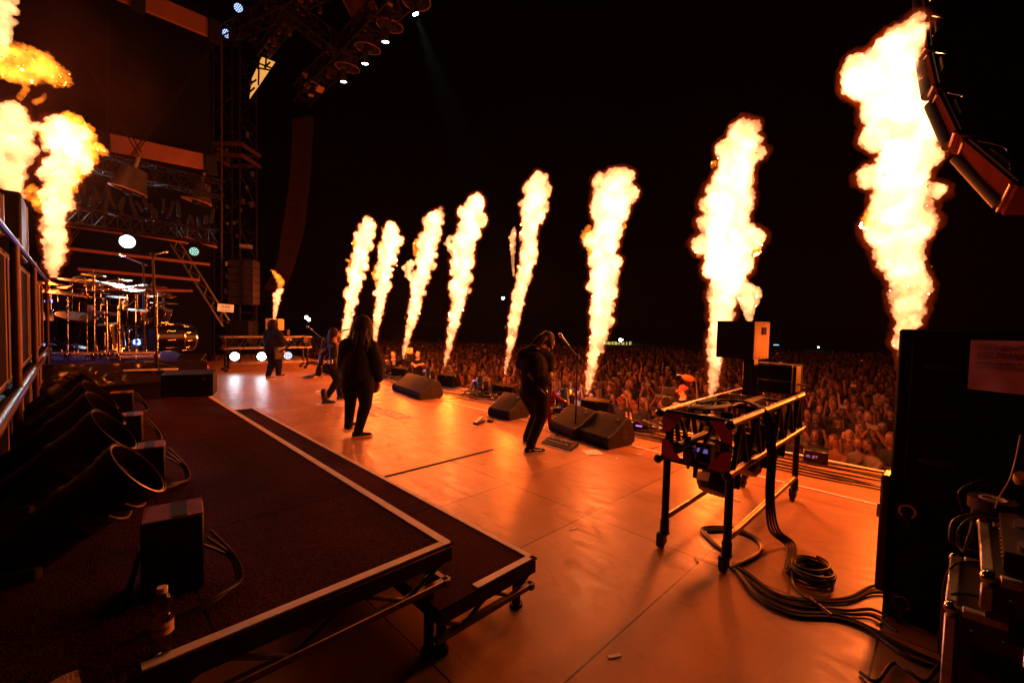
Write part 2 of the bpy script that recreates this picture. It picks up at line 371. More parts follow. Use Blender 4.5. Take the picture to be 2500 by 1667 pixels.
def puff_column(name, sts, m, parent, seed, vox_=None, lobes=4, smooth_base=.3, grow=1.0, disp=1.0, pad=0.):
    rnd = random.Random(int(seed*1000)); P = spline([s[0] for s in sts], 5); Rr = []
    for i in range(len(sts)-1):
        for j in range(5): t = j/5; Rr.append(sts[i][1]*(1-t)+sts[i+1][1]*t)
    Rr.append(sts[-1][1]); L = [0]
    for i in range(1, len(P)): L.append(L[-1]+(P[i]-P[i-1]).length)
    tot = L[-1]; mb = MB(); d = 0; k = 0
    while d < tot:
        while k < len(L)-2 and L[k+1] < d: k += 1
        t = (d-L[k])/max(1e-6, L[k+1]-L[k]); c = P[k].lerp(P[k+1], t); r = max(.012, Rr[k]*(1-t)+Rr[k+1]*t)*grow
        f = d/tot; mb.ball(c, (r*.74+pad, r*.74+pad, r*.9+pad), n=12)
        w = min(1, max(.25, (f-.05)/smooth_base))
        for q in range(lobes):
            a = rnd.uniform(0, 2*pi); big = f > .45; e = rnd.uniform(.45, .86 if big else .74)*r; b = rnd.uniform(.2, .56 if big else .42)*r
            if rnd.random() < .12: e *= 1.18; b *= .7
            mb.ball(c+V(cos(a)*e*(.7+.3*w), sin(a)*e*(.7+.3*w), rnd.uniform(-.3, .3)*r), (b+pad, b+pad, b*rnd.uniform(.85, 1.3)+pad), n=10)
        d += r*.42
    mean = sum(Rr)/len(Rr); o = mb.build(name, m, parent)
    vs = vox_ or max(.01, mean*.055); q = o.modifiers.new('merge', 'REMESH'); q.mode = 'VOXEL'; q.voxel_size = vs
    for nm, sc, st in (('coarse', mean*.7, mean*.62), ('fine', mean*.2, mean*.32)):
        tx = bpy.data.textures.new(nm, 'CLOUDS'); tx.noise_scale = sc; tx.noise_depth = 3; tx.noise_basis = 'ORIGINAL_PERLIN' if nm == 'coarse' else 'BLENDER_ORIGINAL'
        q = o.modifiers.new(nm, 'DISPLACE'); q.texture = tx; q.strength = st*disp; q.mid_level = .5; q.texture_coords = 'LOCAL'
    return P, Rr
def wisps(o, P, Rr, n, seed, s=1.0):
    rnd = random.Random(seed)
    for i in range(n):
        k = int(rnd.uniform(.15, .95)*(len(P)-1)); side = rnd.choice((-1, -1, 1)); r = Rr[k]
        c = P[k]+V(rnd.uniform(-.3, .3), -side*0, 0)*r + rt*side*r*rnd.uniform(.85, 1.08)+V(0, 0, rnd.uniform(-.4, .4)*r)
        rr = r*rnd.uniform(.08, .26)*s
        u = [(c+V(0, 0, 1)*rr*t*1.6 + V(rnd.uniform(-1, 1), rnd.uniform(-1, 1), 0)*rr*.6, rr*w) for t, w in ((-1, .3), (-.3, .9), (.4, .8), (1, .2))]
        em = MB(); flame_mesh(em, u, n=14, amp=.9, seed=seed+i*.7, sub=3, freq=.8); em.build('flame_lick', M['ember'], o)
S = 1.0629
def flame(label, sts, plane=None, depth=None, scale=1., energy=900, extra=(), ember=(), amp=.55, seed=1, wn=10, group='flame jets along the stage edge', veil=True, lights=2):
    def cv(l):
        out = []
        for x, y, r in l:
            p = atX(x*scale, y*scale, plane) if plane else D(x*scale, y*scale, depth)
            k = (p-EYE).dot(fw); out.append((p, r*scale*k/FPX))
        return out
    st = cv(sts); base = st[0][0]
    o = thing('flame', label, 'flame', base, 0, group)
    P, Rr = puff_column('flame_core', st, M['flame'], o, seed, grow=.99)
    wisps(o, P, Rr, wn//3, seed*11, .7)
    for e in extra: puff_column('flame_tongue', cv(e), M['flame'], o, seed+.5)
    for e in ember: puff_column('flame_cloud', cv(e), M['ember'], o, seed+.9, disp=1.6)
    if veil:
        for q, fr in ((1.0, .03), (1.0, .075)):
            puff_column('flame_halo_glow', st, M['veil'], o, seed, grow=.99, vox_=max(.02, sum(Rr)/len(Rr)*.1), pad=fr*max(.6, sum(Rr)/len(Rr)/.3))  # padded shells add the painted halo, not burning gas
    for i in range(lights):
        k = int(len(P)*(.12+.3*i)) if lights > 1 else len(P)//2
        lamp('flame_light', 'POINT', P[k], energy/lights, FLAME_RGB, o, radius=max(.12, Rr[k]*.8))
    return o
FX = 7.25
FE = 430
flame('flame jet rising just right of the singer\'s head, farthest of the leaning row', [(828, 878, 4), (833, 850, 7), (845, 806, 12), (855, 747, 15), (867, 695, 19), (872, 654, 22), (877, 627, 22), (886, 592, 21), (896, 568, 21), (898, 547, 18), (896, 532, 8)], FX, energy=FE, seed=1, ember=[[(851, 660, 3), (853, 640, 4), (846, 634, 3)], [(872, 610, 8), (866, 595, 8), (870, 585, 4)]])
flame('flame jet rising directly behind the long hair of the guitarist in the black jacket', [(906, 862, 3), (914, 833, 6), (919, 799, 10), (927, 747, 15), (936, 695, 18), (939, 661, 20), (945, 633, 20), (955, 606, 26), (955, 578, 28), (955, 558, 21), (950, 547, 7)], FX, energy=FE, seed=2, ember=[[(918, 690, 5), (915, 670, 8), (920, 655, 6)], [(934, 620, 8), (930, 600, 9), (934, 590, 4)]])
flame('flame jet with a pointed tip that starts beside the two camera crew men', [(985, 873, 3), (989, 847, 7), (1000, 806, 12), (1010, 764, 17), (1019, 716, 20), (1029, 675, 22), (1038, 640, 24), (1043, 606, 24), (1053, 568, 27), (1055, 543, 29), (1069, 524, 14), (1077, 508, 3)], FX, energy=FE, seed=3, extra=[[(1008, 690, 5), (998, 672, 10), (996, 655, 12), (1006, 640, 10)]], ember=[[(1014, 620, 8), (1016, 600, 10), (1022, 585, 6)]])
flame('tall flame jet with a double rounded head right of the two camera crew men', [(1086, 893, 3), (1094, 857, 9), (1105, 806, 14), (1115, 751, 20), (1124, 702, 25), (1127, 654, 26), (1131, 606, 28), (1144, 571, 32), (1151, 534, 37), (1160, 503, 31), (1172, 486, 16)], FX, energy=FE, seed=4, extra=[[(1115, 640, 8), (1100, 605, 9), (1092, 592, 8), (1100, 580, 8)]])
flame('flame jet with a thin second tongue on its left side, left of the bowed guitarist', [(1233, 913, 3), (1239, 878, 7), (1248, 833, 13), (1255, 782, 17), (1265, 730, 20), (1277, 682, 20), (1285, 640, 23), (1289, 599, 23), (1291, 558, 24), (1301, 520, 34), (1306, 482, 38), (1310, 451, 30), (1315, 429, 15)], FX, energy=FE, seed=5, extra=[[(1254, 672, 4), (1251, 613, 7), (1252, 575, 9), (1256, 556, 4)]])
flame('flame jet rising behind the microphone stand and the pair of wedges', [(1349, 905, 3), (1352, 890, 8), (1358, 850, 15), (1368, 800, 19), (1378, 750, 27), (1382, 700, 33), (1385, 640, 36), (1388, 580, 40), (1388, 540, 41), (1400, 500, 44), (1408, 450, 48), (1413, 420, 42), (1440, 400, 12)], FX, scale=S, energy=FE, seed=6, ember=[[(1362, 590, 12), (1350, 545, 14), (1352, 520, 6)]])
flame('big flame jet rising beside the loudspeaker box on the truss cart', [(1630, 925, 5), (1635, 900, 9), (1640, 860, 15), (1645, 800, 25), (1655, 740, 32), (1662, 680, 40), (1672, 640, 46), (1680, 590, 66), (1668, 550, 64), (1668, 500, 56), (1675, 450, 58), (1690, 400, 55), (1698, 350, 54), (1706, 312, 42), (1712, 290, 20)], FX, scale=S, energy=FE, seed=7, extra=[[(1722, 740, 6), (1718, 712, 16), (1712, 680, 26), (1695, 650, 26)]])
flame('largest flame jet, above the tall black cabinet', [(2098, 1000, 6), (2092, 900, 14), (2085, 810, 22), (2080, 757, 27), (2085, 700, 38), (2085, 650, 44), (2075, 600, 52), (2068, 550, 62), (2065, 500, 68), (2062, 450, 72), (2072, 400, 66), (2082, 350, 72), (2085, 310, 68), (2065, 260, 74), (2045, 210, 84), (2040, 160, 82), (2062, 115, 56), (2090, 75, 30), (2108, 40, 8)], FX, scale=S, energy=FE*1.1, seed=8, wn=14, ember=[[(2020, 520, 18), (2000, 495, 20), (2006, 470, 10)]])
flame('short flame burst with an orange puff above the far guitarist', [(670, 776, 5), (672, 760, 7), (675, 735, 8), (677, 720, 9), (683, 710, 8), (690, 706, 3)], depth=15.5, energy=60, seed=9, wn=3, ember=[[(680, 701, 5), (686, 690, 12), (680, 678, 8), (672, 668, 5), (664, 660, 3)]], veil=True, lights=1, group='')
flame('flame jet behind the drum kit with a wide orange head', [(120, 630, 9), (123, 600, 21), (128, 560, 25), (125, 500, 27), (130, 450, 29), (140, 400, 30), (152, 350, 38), (148, 318, 46), (140, 292, 30)], depth=8.6, scale=S, energy=70, seed=10, ember=[[(160, 420, 20), (175, 360, 40), (170, 320, 50), (165, 285, 30)], [(215, 345, 8), (200, 345, 18), (180, 335, 30)], [(95, 480, 14), (80, 450, 16), (75, 430, 8)]], group='flame jets at the back of the stage')
flame('broken flame jet at the far left above the amplifier wall with loose orange clouds', [(34, 476, 5), (28, 440, 24), (20, 400, 36), (24, 360, 38), (28, 310, 42), (20, 275, 40), (38, 250, 18)], depth=5.2, scale=S, energy=260, seed=11, extra=[[(-10, 110, 30), (2, 60, 26), (4, 0, 22), (0, -50, 18)]], ember=[[(-10, 150, 30), (30, 150, 44), (80, 150, 46), (120, 170, 30), (132, 185, 10)], [(45, 225, 9), (60, 205, 7), (52, 190, 5)], [(80, 235, 8), (98, 228, 6), (104, 215, 3)]], group='flame jets at the back of the stage', wn=14)
# ================================================================ RISERS
def deck(o, x0, x1, y0, y1, top, drop, bays, name='riser'):
    MB().box(((x0+x1)/2, (y0+y1)/2, top-.004), (x1-x0, y1-y0, .008)).build('carpet_top', M['carpet'], o, False)
    MB().box(((x0+x1)/2, (y0+y1)/2, top-.05), (x1-x0-.006, y1-y0-.006, .082), bev=.006).build('deck_panel', M['black'], o)
    z = top-drop
    for (ax, ay, bx, by, nb) in ((x0, y0+.03, x1, y0+.03, bays[0]), (x1-.03, y0, x1-.03, y1, bays[1])):
        a, b = V(ax, ay, z), V(bx, by, z); mb = MB()
        u = (b-a).normalized(); R = basis(u)
        mb.box((a+b)/2, (.035, .035, (b-a).length), R, bev=.004)
        for i in range(nb):
            for s_, t_ in ((0, .5), (1, .5)):
                p = a.lerp(b, (i+.08+.84*s_)/nb); q = a.lerp(b, (i+.5)/nb); mb.cyl(V(p.x, p.y, top-.09), q, .011, n=8)
        mb.build('lower_chord', M['truss'], o)
    for x in (x0+.08, x1-.08):
        for i in range(max(2, bays[1]//2+1)):
            y = y0+.09+(y1-y0-.18)*i/max(1, bays[1]//2)
            if x < -1 or (x < 1 and name == 'step' and x < x0+.05): pass
            MB().cyl((x, y, .01), (x, y, top-.09), .026, n=12).cyl((x, y, 0), (x, y, .02), .04, n=12).build('leg', M['black'], o)
o = thing('riser_platform', 'large dark carpeted riser in the foreground with white tape along its edges', 'stage riser', (0, 3, 0))
deck(o, -2.2, 1.35, 1.73, 7.35, .58, .2, (7, 9))
MB().box((.74, 1.762, .5825), (1.2, .042, .005)).build('tape_strip', M['tape'], o, False)
MB().box((1.322, 4.45, .583), (.045, 5.4, .005)).build('tape_strip', M['tape'], o, False)
o = thing('step_platform', 'lower carpeted step beside the large riser, outlined in white tape', 'stage riser', (1.6, 3, 0))
deck(o, 1.24, 1.95, 1.69, 7.5, .30, .17, (2, 9), 'step')
MB().box((1.925, 4.6, .3025), (.035, 5.75, .005)).build('tape_strip', M['tape'], o, False)
MB().box((1.70, 1.72, .303), (.42, .045, .005)).build('tape_strip', M['tape'], o, False)
MB().box((1.75, 7.47, .303), (.3, .035, .005)).build('tape_strip', M['tape'], o, False)
MB().box((2.9, 4.26, .004), (2.1, .03, .006)).build('floor_joint', M['matte'])['kind'] = 'structure'
# small paper and tape scraps lying about the stage floor
rs = random.Random(91)
SCR = ['by the pedal board', 'near the singer', 'beside the front wedge', 'near the truss cart legs', 'beside the floor coil', 'in the middle of the bright floor', 'near the riser corner', 'at the foot of the broad guitarist', 'near the white line', 'by the bottom edge']
for i, (x, y) in enumerate(((1505, 1118), (800, 1010), (1560, 1108), (1700, 1365), (1900, 1300), (1180, 1130), (1400, 1290), (950, 1085), (1800, 1220), (1500, 1600))):
    p = at(x, y, .004); a = rs.uniform(0, 3); tag(MB().box(p, (rs.uniform(.03, .09), rs.uniform(.012, .03), .003), Matrix.Rotation(a, 3, 'Z')).build('tape_scrap', M['tape'], None, False), 'small pale tape scrap on the stage floor '+SCR[i], 'tape scrap', 'tape scraps on the stage floor')
# water bottle
B0 = at(397, 1592, .58); o = thing('water_bottle', 'clear plastic water bottle with white cap near the riser corner', 'bottle', B0)
M['pet'] = mat('clear_plastic', (.95, .9, .88), .06, trans=1.); M['pet'].node_tree.nodes['Principled BSDF'].inputs['IOR'].default_value = 1.4
M['label'] = mat('bottle_label', (.85, .6, .45), .3, col2=(.7, .42, .28), scale=30)
pr = [(.001, .004), (.018, 0), (.026, .004), (.029, .02), (.0305, .045), (.0285, .06), (.030, .07), (.030, .115), (.0265, .128), (.022, .135), (.029, .15), (.0305, .165), (.027, .182), (.018, .197), (.0125, .203), (.0125, .213)]
inn = [(r-.0015, z+.001) for r, z in pr[1:]]
MB().lathe(pr+[(.011, .213)]+[(r-.0012 if r > .003 else r, z) for r, z in reversed(pr[1:-1])], B0).build('bottle_body', M['pet'], o)
MB().lathe([(.0308, .072), (.0312, .072), (.0312, .113), (.0308, .113)], B0, closed=True).build('bottle_label', M['label'], o)
MB().lathe([(.001, .205), (.0155, .205), (.016, .221), (.014, .223), (.001, .2235)], B0, n=20).build('bottle_cap', M['white'], o)
dv = (EYE-B0); dv.z = 0; dv.normalize(); sx = V(-dv.y, dv.x, 0)
for i, ch in enumerate('UMBACH'):
    a = (i-2.5)*.27 - .25; n_ = (dv*cos(a)+sx*sin(a))
    text(ch, 'label_letter', .013, B0+n_*.0316+V(0, 0, .094), V(-n_.y, n_.x, 0), V(0, 0, 1), M['matte'], o, th=.0002)
# towel at the bottom edge
mb = MB(); T0 = at(120, 1640, .60); G = 14
vs = []
c4 = [D(40, 1700, 1.25), D(205, 1700, 1.25), D(188, 1618, 1.42), D(90, 1648, 1.42)]
for i in range(G+1):
    for j in range(G+1):
        u, v = i/G, j/G; p = (c4[0].lerp(c4[1], u)).lerp(c4[3].lerp(c4[2], u), v); vs.append(p+V(0, 0, .012*noise.noise(p*14)))
fs = [(i*(G+1)+j, (i+1)*(G+1)+j, (i+1)*(G+1)+j+1, i*(G+1)+j+1) for i in range(G) for j in range(G)]
mb.add(vs+[v-V(0, 0, .02) for v in vs], fs+[tuple(k+len(vs) for k in f[::-1]) for f in fs])
M['towel'] = mat('towel', (.6, .4, .32), .95, bump=.8, bscale=160)
tag(mb.build('towel', M['towel']), 'crumpled pale towel at the bottom left corner of the picture', 'towel')

# ---------------------------------------------------------------- searchlight shades lying on the riser
def shade_profile(r, L):
    # outer then inner, z = 0 at the mouth, negative to the back
    k = r
    return [(k, 0), (k*1.03, -.004), (k*1.03, -.04*L/.6), (k*.985, -.045*L/.6), (k*.985, -.075*L/.6), (k*.9, -.085*L/.6), (k*.86, -.24*L/.6), (k*.9, -.25*L/.6), (k*.9, -.275*L/.6), (k*.8, -.285*L/.6), (k*.72, -.8*L/.6*.72), (k*.62, -L), (k*.2, -L*1.02), (.001, -L*1.02),
            (.001, -L*.98), (k*.58, -L*.97), (k*.8, -.3*L/.6), (k*.94, -.06*L/.6), (k*.955, -.0)]
tn = V(.75, -.2, .63).normalized()
M['tube'] = mat('tube_paint', (.035, .022, .018), .42, .2, var=.3, scale=12)
LB = ['nearest big black tube lamp, lying tilted on the riser beside the water bottle', 'second big tube lamp from the camera in the tilted row on the riser', 'third big tube lamp in the tilted row on the riser',
      'fourth tube lamp in the tilted row, half hidden behind the third', 'fifth tube lamp in the tilted row, near the amplifier wall', 'farthest tube lamp of the tilted row, beside the drum riser']
for i, (x, y, t) in enumerate([(338, 1142, 2.05), (280, 1048, 2.5), (258, 997, 2.92), (245, 965, 3.35), (225, 938, 3.85), (205, 932, 4.5)]):
    m_ = D(x, y, t); ax = (tn if i < 4 else V(.8, .1*(i-2), .5+.03*i)).normalized()
    o = thing('tube_lamp', LB[i], 'stage lamp', m_-ax*.55, 0, 'black tube lamps lying on the riser')
    MB().lathe(shade_profile(.147, .58), m_, ax, n=40, closed=True).build('shade', M['tube'], o)
    MB().lathe([(.149, -.004), (.1535, -.001), (.1535, .004), (.149, .006)], m_, ax, n=40, closed=True).build('rim', M['rail'] if i == 0 else M['tube'], o)
    sd = ax.cross(V(0, 0, 1)).normalized(); up2 = sd.cross(ax)
    # latch plates with open slots
    mb = MB(); c = m_-ax*.13-sd*.0
    for s_ in (-1, 1):
        a = .5*s_; n_ = (V(0, -1, 0)+up2*-.3).normalized()
    for z_ in (-.095, -.165):
        ring = []
        for j in range(10):
            a = -2.5+.22*j; ring.append(m_+ax*z_+(sd*cos(a)+up2*sin(a))*.146)
        mb.tube(ring, .007, 6)
    mb.build('handle_frame', M['tube'], o)
    MB().box(m_-ax*.55-V(0, 0, .06), (.2, .24, .16), bev=.02).build('foot', M['matte'], o)
# ---------------------------------------------------------------- small metal-topped ballast boxes
M['boxtop'] = mat('scuffed_copper_top', (.22, .05, .025), .75, 0., spec=.15, var=.35, scale=14)
LB = ['nearest small black box with a shiny metal top, beside the bottle', 'second small black box with metal top, between two tube lamps', 'third small metal-topped box along the riser', 'smallest and farthest metal-topped box on the riser']
for i, (x, y, t, sz) in enumerate([(490, 1425, 0, (.2, .19, .31)), (397, 1172, 0, (.2, .19, .24)), (343, 1078, 0, (.2, .19, .24)), (322, 1004, 0, (.2, .19, .22))]):
    p = at(x, y, .58); p += V(-.08, .05, 0); R = Matrix.Rotation(radians(-8), 3, 'Z')
    if i == 0: p += V(.0, .02, 0)
    o = thing('ballast_box', LB[i], 'lamp ballast', p, 0, 'metal-topped boxes beside the tube lamps')
    h = sz[2]; MB().box(p+V(0, 0, h/2), sz, R, bev=.006).build('casing', M['black'], o)
    MB().box(p+V(0, 0, h+.002), (sz[0]-.006, sz[1]-.006, .006), R).build('top_plate', M['boxtop'], o, False)
    MB().box(p+R@V(.02, 0, 0)+V(0, 0, h+.0065), (.05, sz[1]-.02, .003), R).build('top_strip', M['matte'], o, False)
    MB().box(p+R@V(-sz[0]/2-.03, -.02, .08), (.012, .2, .16), R@Matrix.Rotation(.25, 3, 'Y')).build('side_bracket', M['black'], o)
    mb = MB()
    for k in range(3):
        c = p+R@V(sz[0]/2+.02+.01*k, -.05, 0)
        mb.tube(spline([c+V(-.02, .0, .16+.03*k), c+V(.07, -.02, .08), c+V(.07, -.1, .01), c+V(-.05, -.2, .008+.012*k), c+V(-.3, -.24, .01)], 8), .006, 6)
    mb.build('power_lead', M['cable'], o)
# ---------------------------------------------------------------- amplifier wall on the left
AX = -.33
def Yat(px, X): return atX(px, 800, X).y
M['ampcloth'] = mat('amp_grille_cloth', (.012, .009, .008), .9, spec=.1, bump=.5, bscale=300)
M['piping'] = mat('amp_piping', (.5, .34, .2), .5)
M['tolex'] = mat('amp_covering', (.025, .021, .02), .55, var=.3, scale=30, bump=.5, bscale=200)
y = 2.55; k = 0
NM = ['first', 'second', 'third', 'fourth', 'fifth', 'sixth', 'seventh']
for k in range(7):
    y0, y1 = y+k*1.06, y+k*1.06+1.0
    for row, z0 in enumerate((.62, 1.15)):
        h = .5 if row == 0 else .98
        o = thing('speaker_cabinet', f'{"lower" if row==0 else "upper"} black guitar cabinet, {NM[k]} from the camera in the left wall', 'amplifier', (AX, y0, z0), 0, 'cabinets of the amplifier wall at the left')
        MB().box((AX-.2, (y0+y1)/2, z0+h/2), (.4, 1.0, h), bev=.02).build('casing', M['tolex'], o)
        MB().box((AX+.003, (y0+y1)/2, z0+h/2), (.008, .84, h-.14)).build('grille_cloth', M['ampcloth'], o, False)
        mb = MB(); a, b, c, d_ = V(AX+.008, y0+.075, z0+.065), V(AX+.008, y1-.075, z0+.065), V(AX+.008, y1-.075, z0+h-.065), V(AX+.008, y0+.075, z0+h-.065)
        mb.tube([a, b], .006, 6).tube([b, c], .006, 6).tube([c, d_], .006, 6).tube([d_, a], .006, 6); mb.build('piping', M['piping'], o)
        if row == 1 and k == 2: MB().box((AX+.012, y0+.02+.1, z0+.5), (.006, .09, .1)).build('badge', M['brass'], o, False)
M['tubewall'] = mat('worn_brown_tube', (.07, .03, .018), .4, .5, var=.4, scale=9)
o = thing('wall_frame', 'round tube frame with clamps holding the left amplifier wall', 'frame', (AX, 6, .58))
for z, r in ((1.13, .045), (2.16, .022)):
    MB().tube([(AX+.06, 2.3, z), (AX+.06, 9.95, z)], r*.75, 14).build('horizontal_tube', M['tubewall'], o)
for yy in (2.5, 4.62, 6.72, 9.95):
    MB().cyl((AX+.05, yy, .58), (AX+.05, yy, 2.2), .024, n=14).build('upright_tube', M['tubewall'], o)
    MB().cyl((AX+.05, yy-.05, 1.13), (AX+.05, yy+.05, 1.13), .04, n=14).build('clamp', M['chrome'], o)
for i, (yy, zz, l, hgt) in enumerate(((4.35, 2.19, .5, .3), (6.6, 2.19, .7, .62))):
    o = thing('amplifier_head', ['amplifier head on top of the near end of the left wall', 'tall black box with a lit front edge on top of the left wall'][i], 'amplifier', (AX-.1, yy, zz))
    MB().box((AX-.15, yy, zz+hgt/2), (.3, l, hgt), bev=.015).build('casing', M['tolex'], o)
    MB().box((AX+.004, yy+l*.45, zz+hgt/2), (.012, .03, hgt*.9)).build('painted_lit_edge', M['white'], o)  # white strip paints in the light caught by the edge

# ================================================================ DRUMS
DZ = .86
o = thing('drum_riser', 'black skirted drum riser at the back left, covered with a plastic sheet', 'stage riser', (0, 10.9, 0))
MB().box((-.4, 11.2, DZ/2), (4.0, 3.3, DZ-.01), bev=.01).build('skirt', M['matte'], o)
MB().box((-.4, 11.2, DZ), (4.0, 3.3, .02)).build('top', M['carpet'], o, False)
mb = MB(); vs = []; G1, G2 = 60, 14
for i in range(G1+1):
    for j in range(G2+1):
        x = -.6+2.3*i/G1; z = .57+.32*j/G2; p = V(x, 9.52-.25*(1-j/G2), z); f = noise.noise(p*7)+.5*noise.noise(p*19)
        vs.append(p+V(0, -.05*abs(f), .02*f))
mb.add(vs, [(i*(G2+1)+j, (i+1)*(G2+1)+j, (i+1)*(G2+1)+j+1, i*(G2+1)+j+1) for i in range(G1) for j in range(G2)])
M['sheet'] = mat('black_plastic_sheet', (.02, .018, .018), .22)
mb.build('plastic_sheet', M['sheet'], o)
KD = 7.5
kit = thing('drum_kit', 'large black drum kit with chrome stands and a double tube rack on the drum riser', 'drum kit', (.2, 10.6, DZ))
M['shell'] = mat('black_lacquer_shell', (.006, .005, .006), .3)
M['head'] = mat('drum_head', (.05, .045, .045), .35)
for py, x0, x1, dz_ in ((866, 100, 378, 0), (889, 105, 378, 0), (874, 250, 380, .5)):
    MB().tube([D(x0, py, KD+dz_), D(x1, py-4, KD+.1+dz_)], .024, 12).build('rack_tube', M['white'], kit)
for (x, y0, y1, dd, r) in ((165, 727, 862, 0, .012), (230, 672, 902, .05, .014), (228, 770, 900, .3, .016), (291, 725, 905, .1, .013), (255, 760, 870, .25, .013), (212, 768, 895, .15, .011), (383, 713, 900, .0, .013), (108, 862, 900, -.1, .016), (334, 810, 862, .6, .009), (313, 760, 860, .7, .011), (357, 722, 760, .5, .012)):
    s_ = MB().cyl(D(x, y0, KD+dd), D(x+1.2, y1, KD+dd), r*.8, r, 10).build('stand', M['chrome'], kit)
    for f in (.18, .45, .8): c = D(x, y0+(y1-y0)*f, KD+dd); MB().ball(c, .028, n=8).cyl(c, c+V(.05, -.04, .01), .008, n=6).build('clamp', M['chrome'], kit)
for (x, y) in ((108, 868), (108, 893), (165, 868), (230, 868), (230, 893), (291, 868), (291, 893), (383, 868), (383, 893), (250, 867), (270, 866)):
    c = D(x, y, KD-.02); MB().box(c, (.075, .075, .075), Matrix.Rotation(.6, 3, 'Z'), bev=.012).ball(c+V(.03, -.04, .02), .022, n=8).build('rack_clamp', M['chrome'], kit)
def drum(cx, cy, dd, r, h, ax, lugs=8, label='tom'):
    c = D(cx, cy, KD+dd); ax = Vector(ax).normalized(); B = basis(ax)
    d_ = MB().lathe([(r*.5, -h/2), (r, -h/2), (r, h/2), (r*.5, h/2)], c, ax, 32).build('drum_shell', M['shell'], kit)
    MB().lathe([(.001, h/2+.001), (r*.98, h/2+.001), (r*.98, h/2+.006), (.001, h/2+.008)], c, ax, 32).build('drum_head', M['head'], kit)
    for s_ in (-1, 1):
        MB().lathe([(r, s_*h/2-.012), (r*1.035, s_*h/2-.012), (r*1.035, s_*h/2+.012), (r, s_*h/2+.012)], c, ax, 36, closed=True).build('hoop', M['chrome'], kit)
    for j in range(lugs):
        a = 2*pi*(j+.3)/lugs; n_ = B@V(cos(a), sin(a), 0); q = c+n_*r*1.025
        MB().cyl(q-ax*h/2, q+ax*h/2, .006, n=6).box(q, (.022, .022, h*.32), basis(ax), bev=.005).cyl(q-ax*h*.5, q-ax*h*.28, .012, n=8).cyl(q+ax*h*.28, q+ax*h*.5, .012, n=8).build('lug', M['chrome'], kit)
drum(185, 800, .3, .27, .42, (.12, -.3, 1), 10)
drum(118, 800, .2, .27, .4, (.15, -.25, 1), 8)
drum(258, 822, .45, .26, .44, (-.1, -.05, 1), 8)
drum(330, 775, .7, .24, .27, (.05, -.1, 1), 8)
drum(392, 765, .9, .16, .2, (.25, -.2, 1), 8)
drum(405, 822, .75, .26, .42, (.97, .22, 0), 10)
drum(448, 824, 1.05, .24, .26, (.97, .22, 0), 10)
drum(235, 735, .8, .12, .12, (0, -.1, 1), 6); drum(285, 735, .8, .15, .14, (0, -.15, 1), 6)
for (x, y, dd, r, tl) in ((225, 687, .1, .42, (.06, -.12, 1)), (265, 695, .5, .36, (.1, -.1, 1)), (228, 670, .3, .17, (.05, -.2, 1)), (140, 712, -.6, .45, (.1, -.08, 1)), (310, 712, .4, .34, (-.05, -.15, 1)), (360, 711, .6, .36, (.05, -.1, 1)), (373, 697, .7, .2, (0, -.15, 1)), (400, 739, .9, .22, (0, -.05, 1)), (210, 700, .9, .25, (-.1, .1, 1)), (150, 843, .2, .33, (.12, -.12, 1))):
    c = D(x, y, KD+dd)
    MB().lathe([(.001, .035), (r*.1, .03), (r*.16, .012), (r*.6, .004), (r, -.012), (r, -.015), (r*.6, .001), (r*.15, .009), (.001, .03)], c, tl, 40).build('cymbal', M['brass'] if y < 800 else M['black'], kit)
    MB().cyl(c-V(0, 0, .15), c+V(0, 0, .07), .009, n=8).ball(c+V(0, 0, .045), .02, n=8).build('cymbal_mount', M['chrome'], kit)
rk = random.Random(44)
for i in range(16):
    x = 112+17*i+rk.uniform(-6, 6); y0_ = rk.uniform(715, 800); dd = rk.uniform(.2, 1.2)
    MB().cyl(D(x, y0_, KD+dd), D(x+rk.uniform(-4, 4), rk.uniform(850, 895), KD+dd), .009, n=8).build('stand', M['chrome'], kit)
    c = D(x, y0_+rk.uniform(5, 60), KD+dd); MB().ball(c, .03, n=8).cyl(c-V(.06, 0, 0), c+V(.06, .03, .02), .011, n=6).build('clamp', M['chrome'], kit)
for i, (x, y, dd, r) in enumerate(((175, 700, .9, .24), (245, 712, 1.1, .3), (335, 700, 1.0, .26), (120, 690, .8, .22), (290, 684, 1.2, .2), (398, 722, 1.3, .22))):
    c = D(x, y, KD+dd); MB().lathe([(.001, .03), (r*.16, .012), (r, -.012), (r, -.015), (r*.15, .009), (.001, .026)], c, (rk.uniform(-.12, .12), -.14, 1), 36).build('cymbal', M['brass'], kit); MB().cyl(c-V(0, 0, .5), c+V(0, 0, .05), .009, n=8).build('stand', M['chrome'], kit)
# blue-lit rack of small parts behind
for i, (x, y) in enumerate(((320, 830), (330, 845), (345, 825), (315, 850), (350, 850))):
    MB().cyl(D(x, y, KD+1.0), D(x+3, y+25, KD+1.0), .02, n=8).build('pedal_part', M['chrome'], kit)
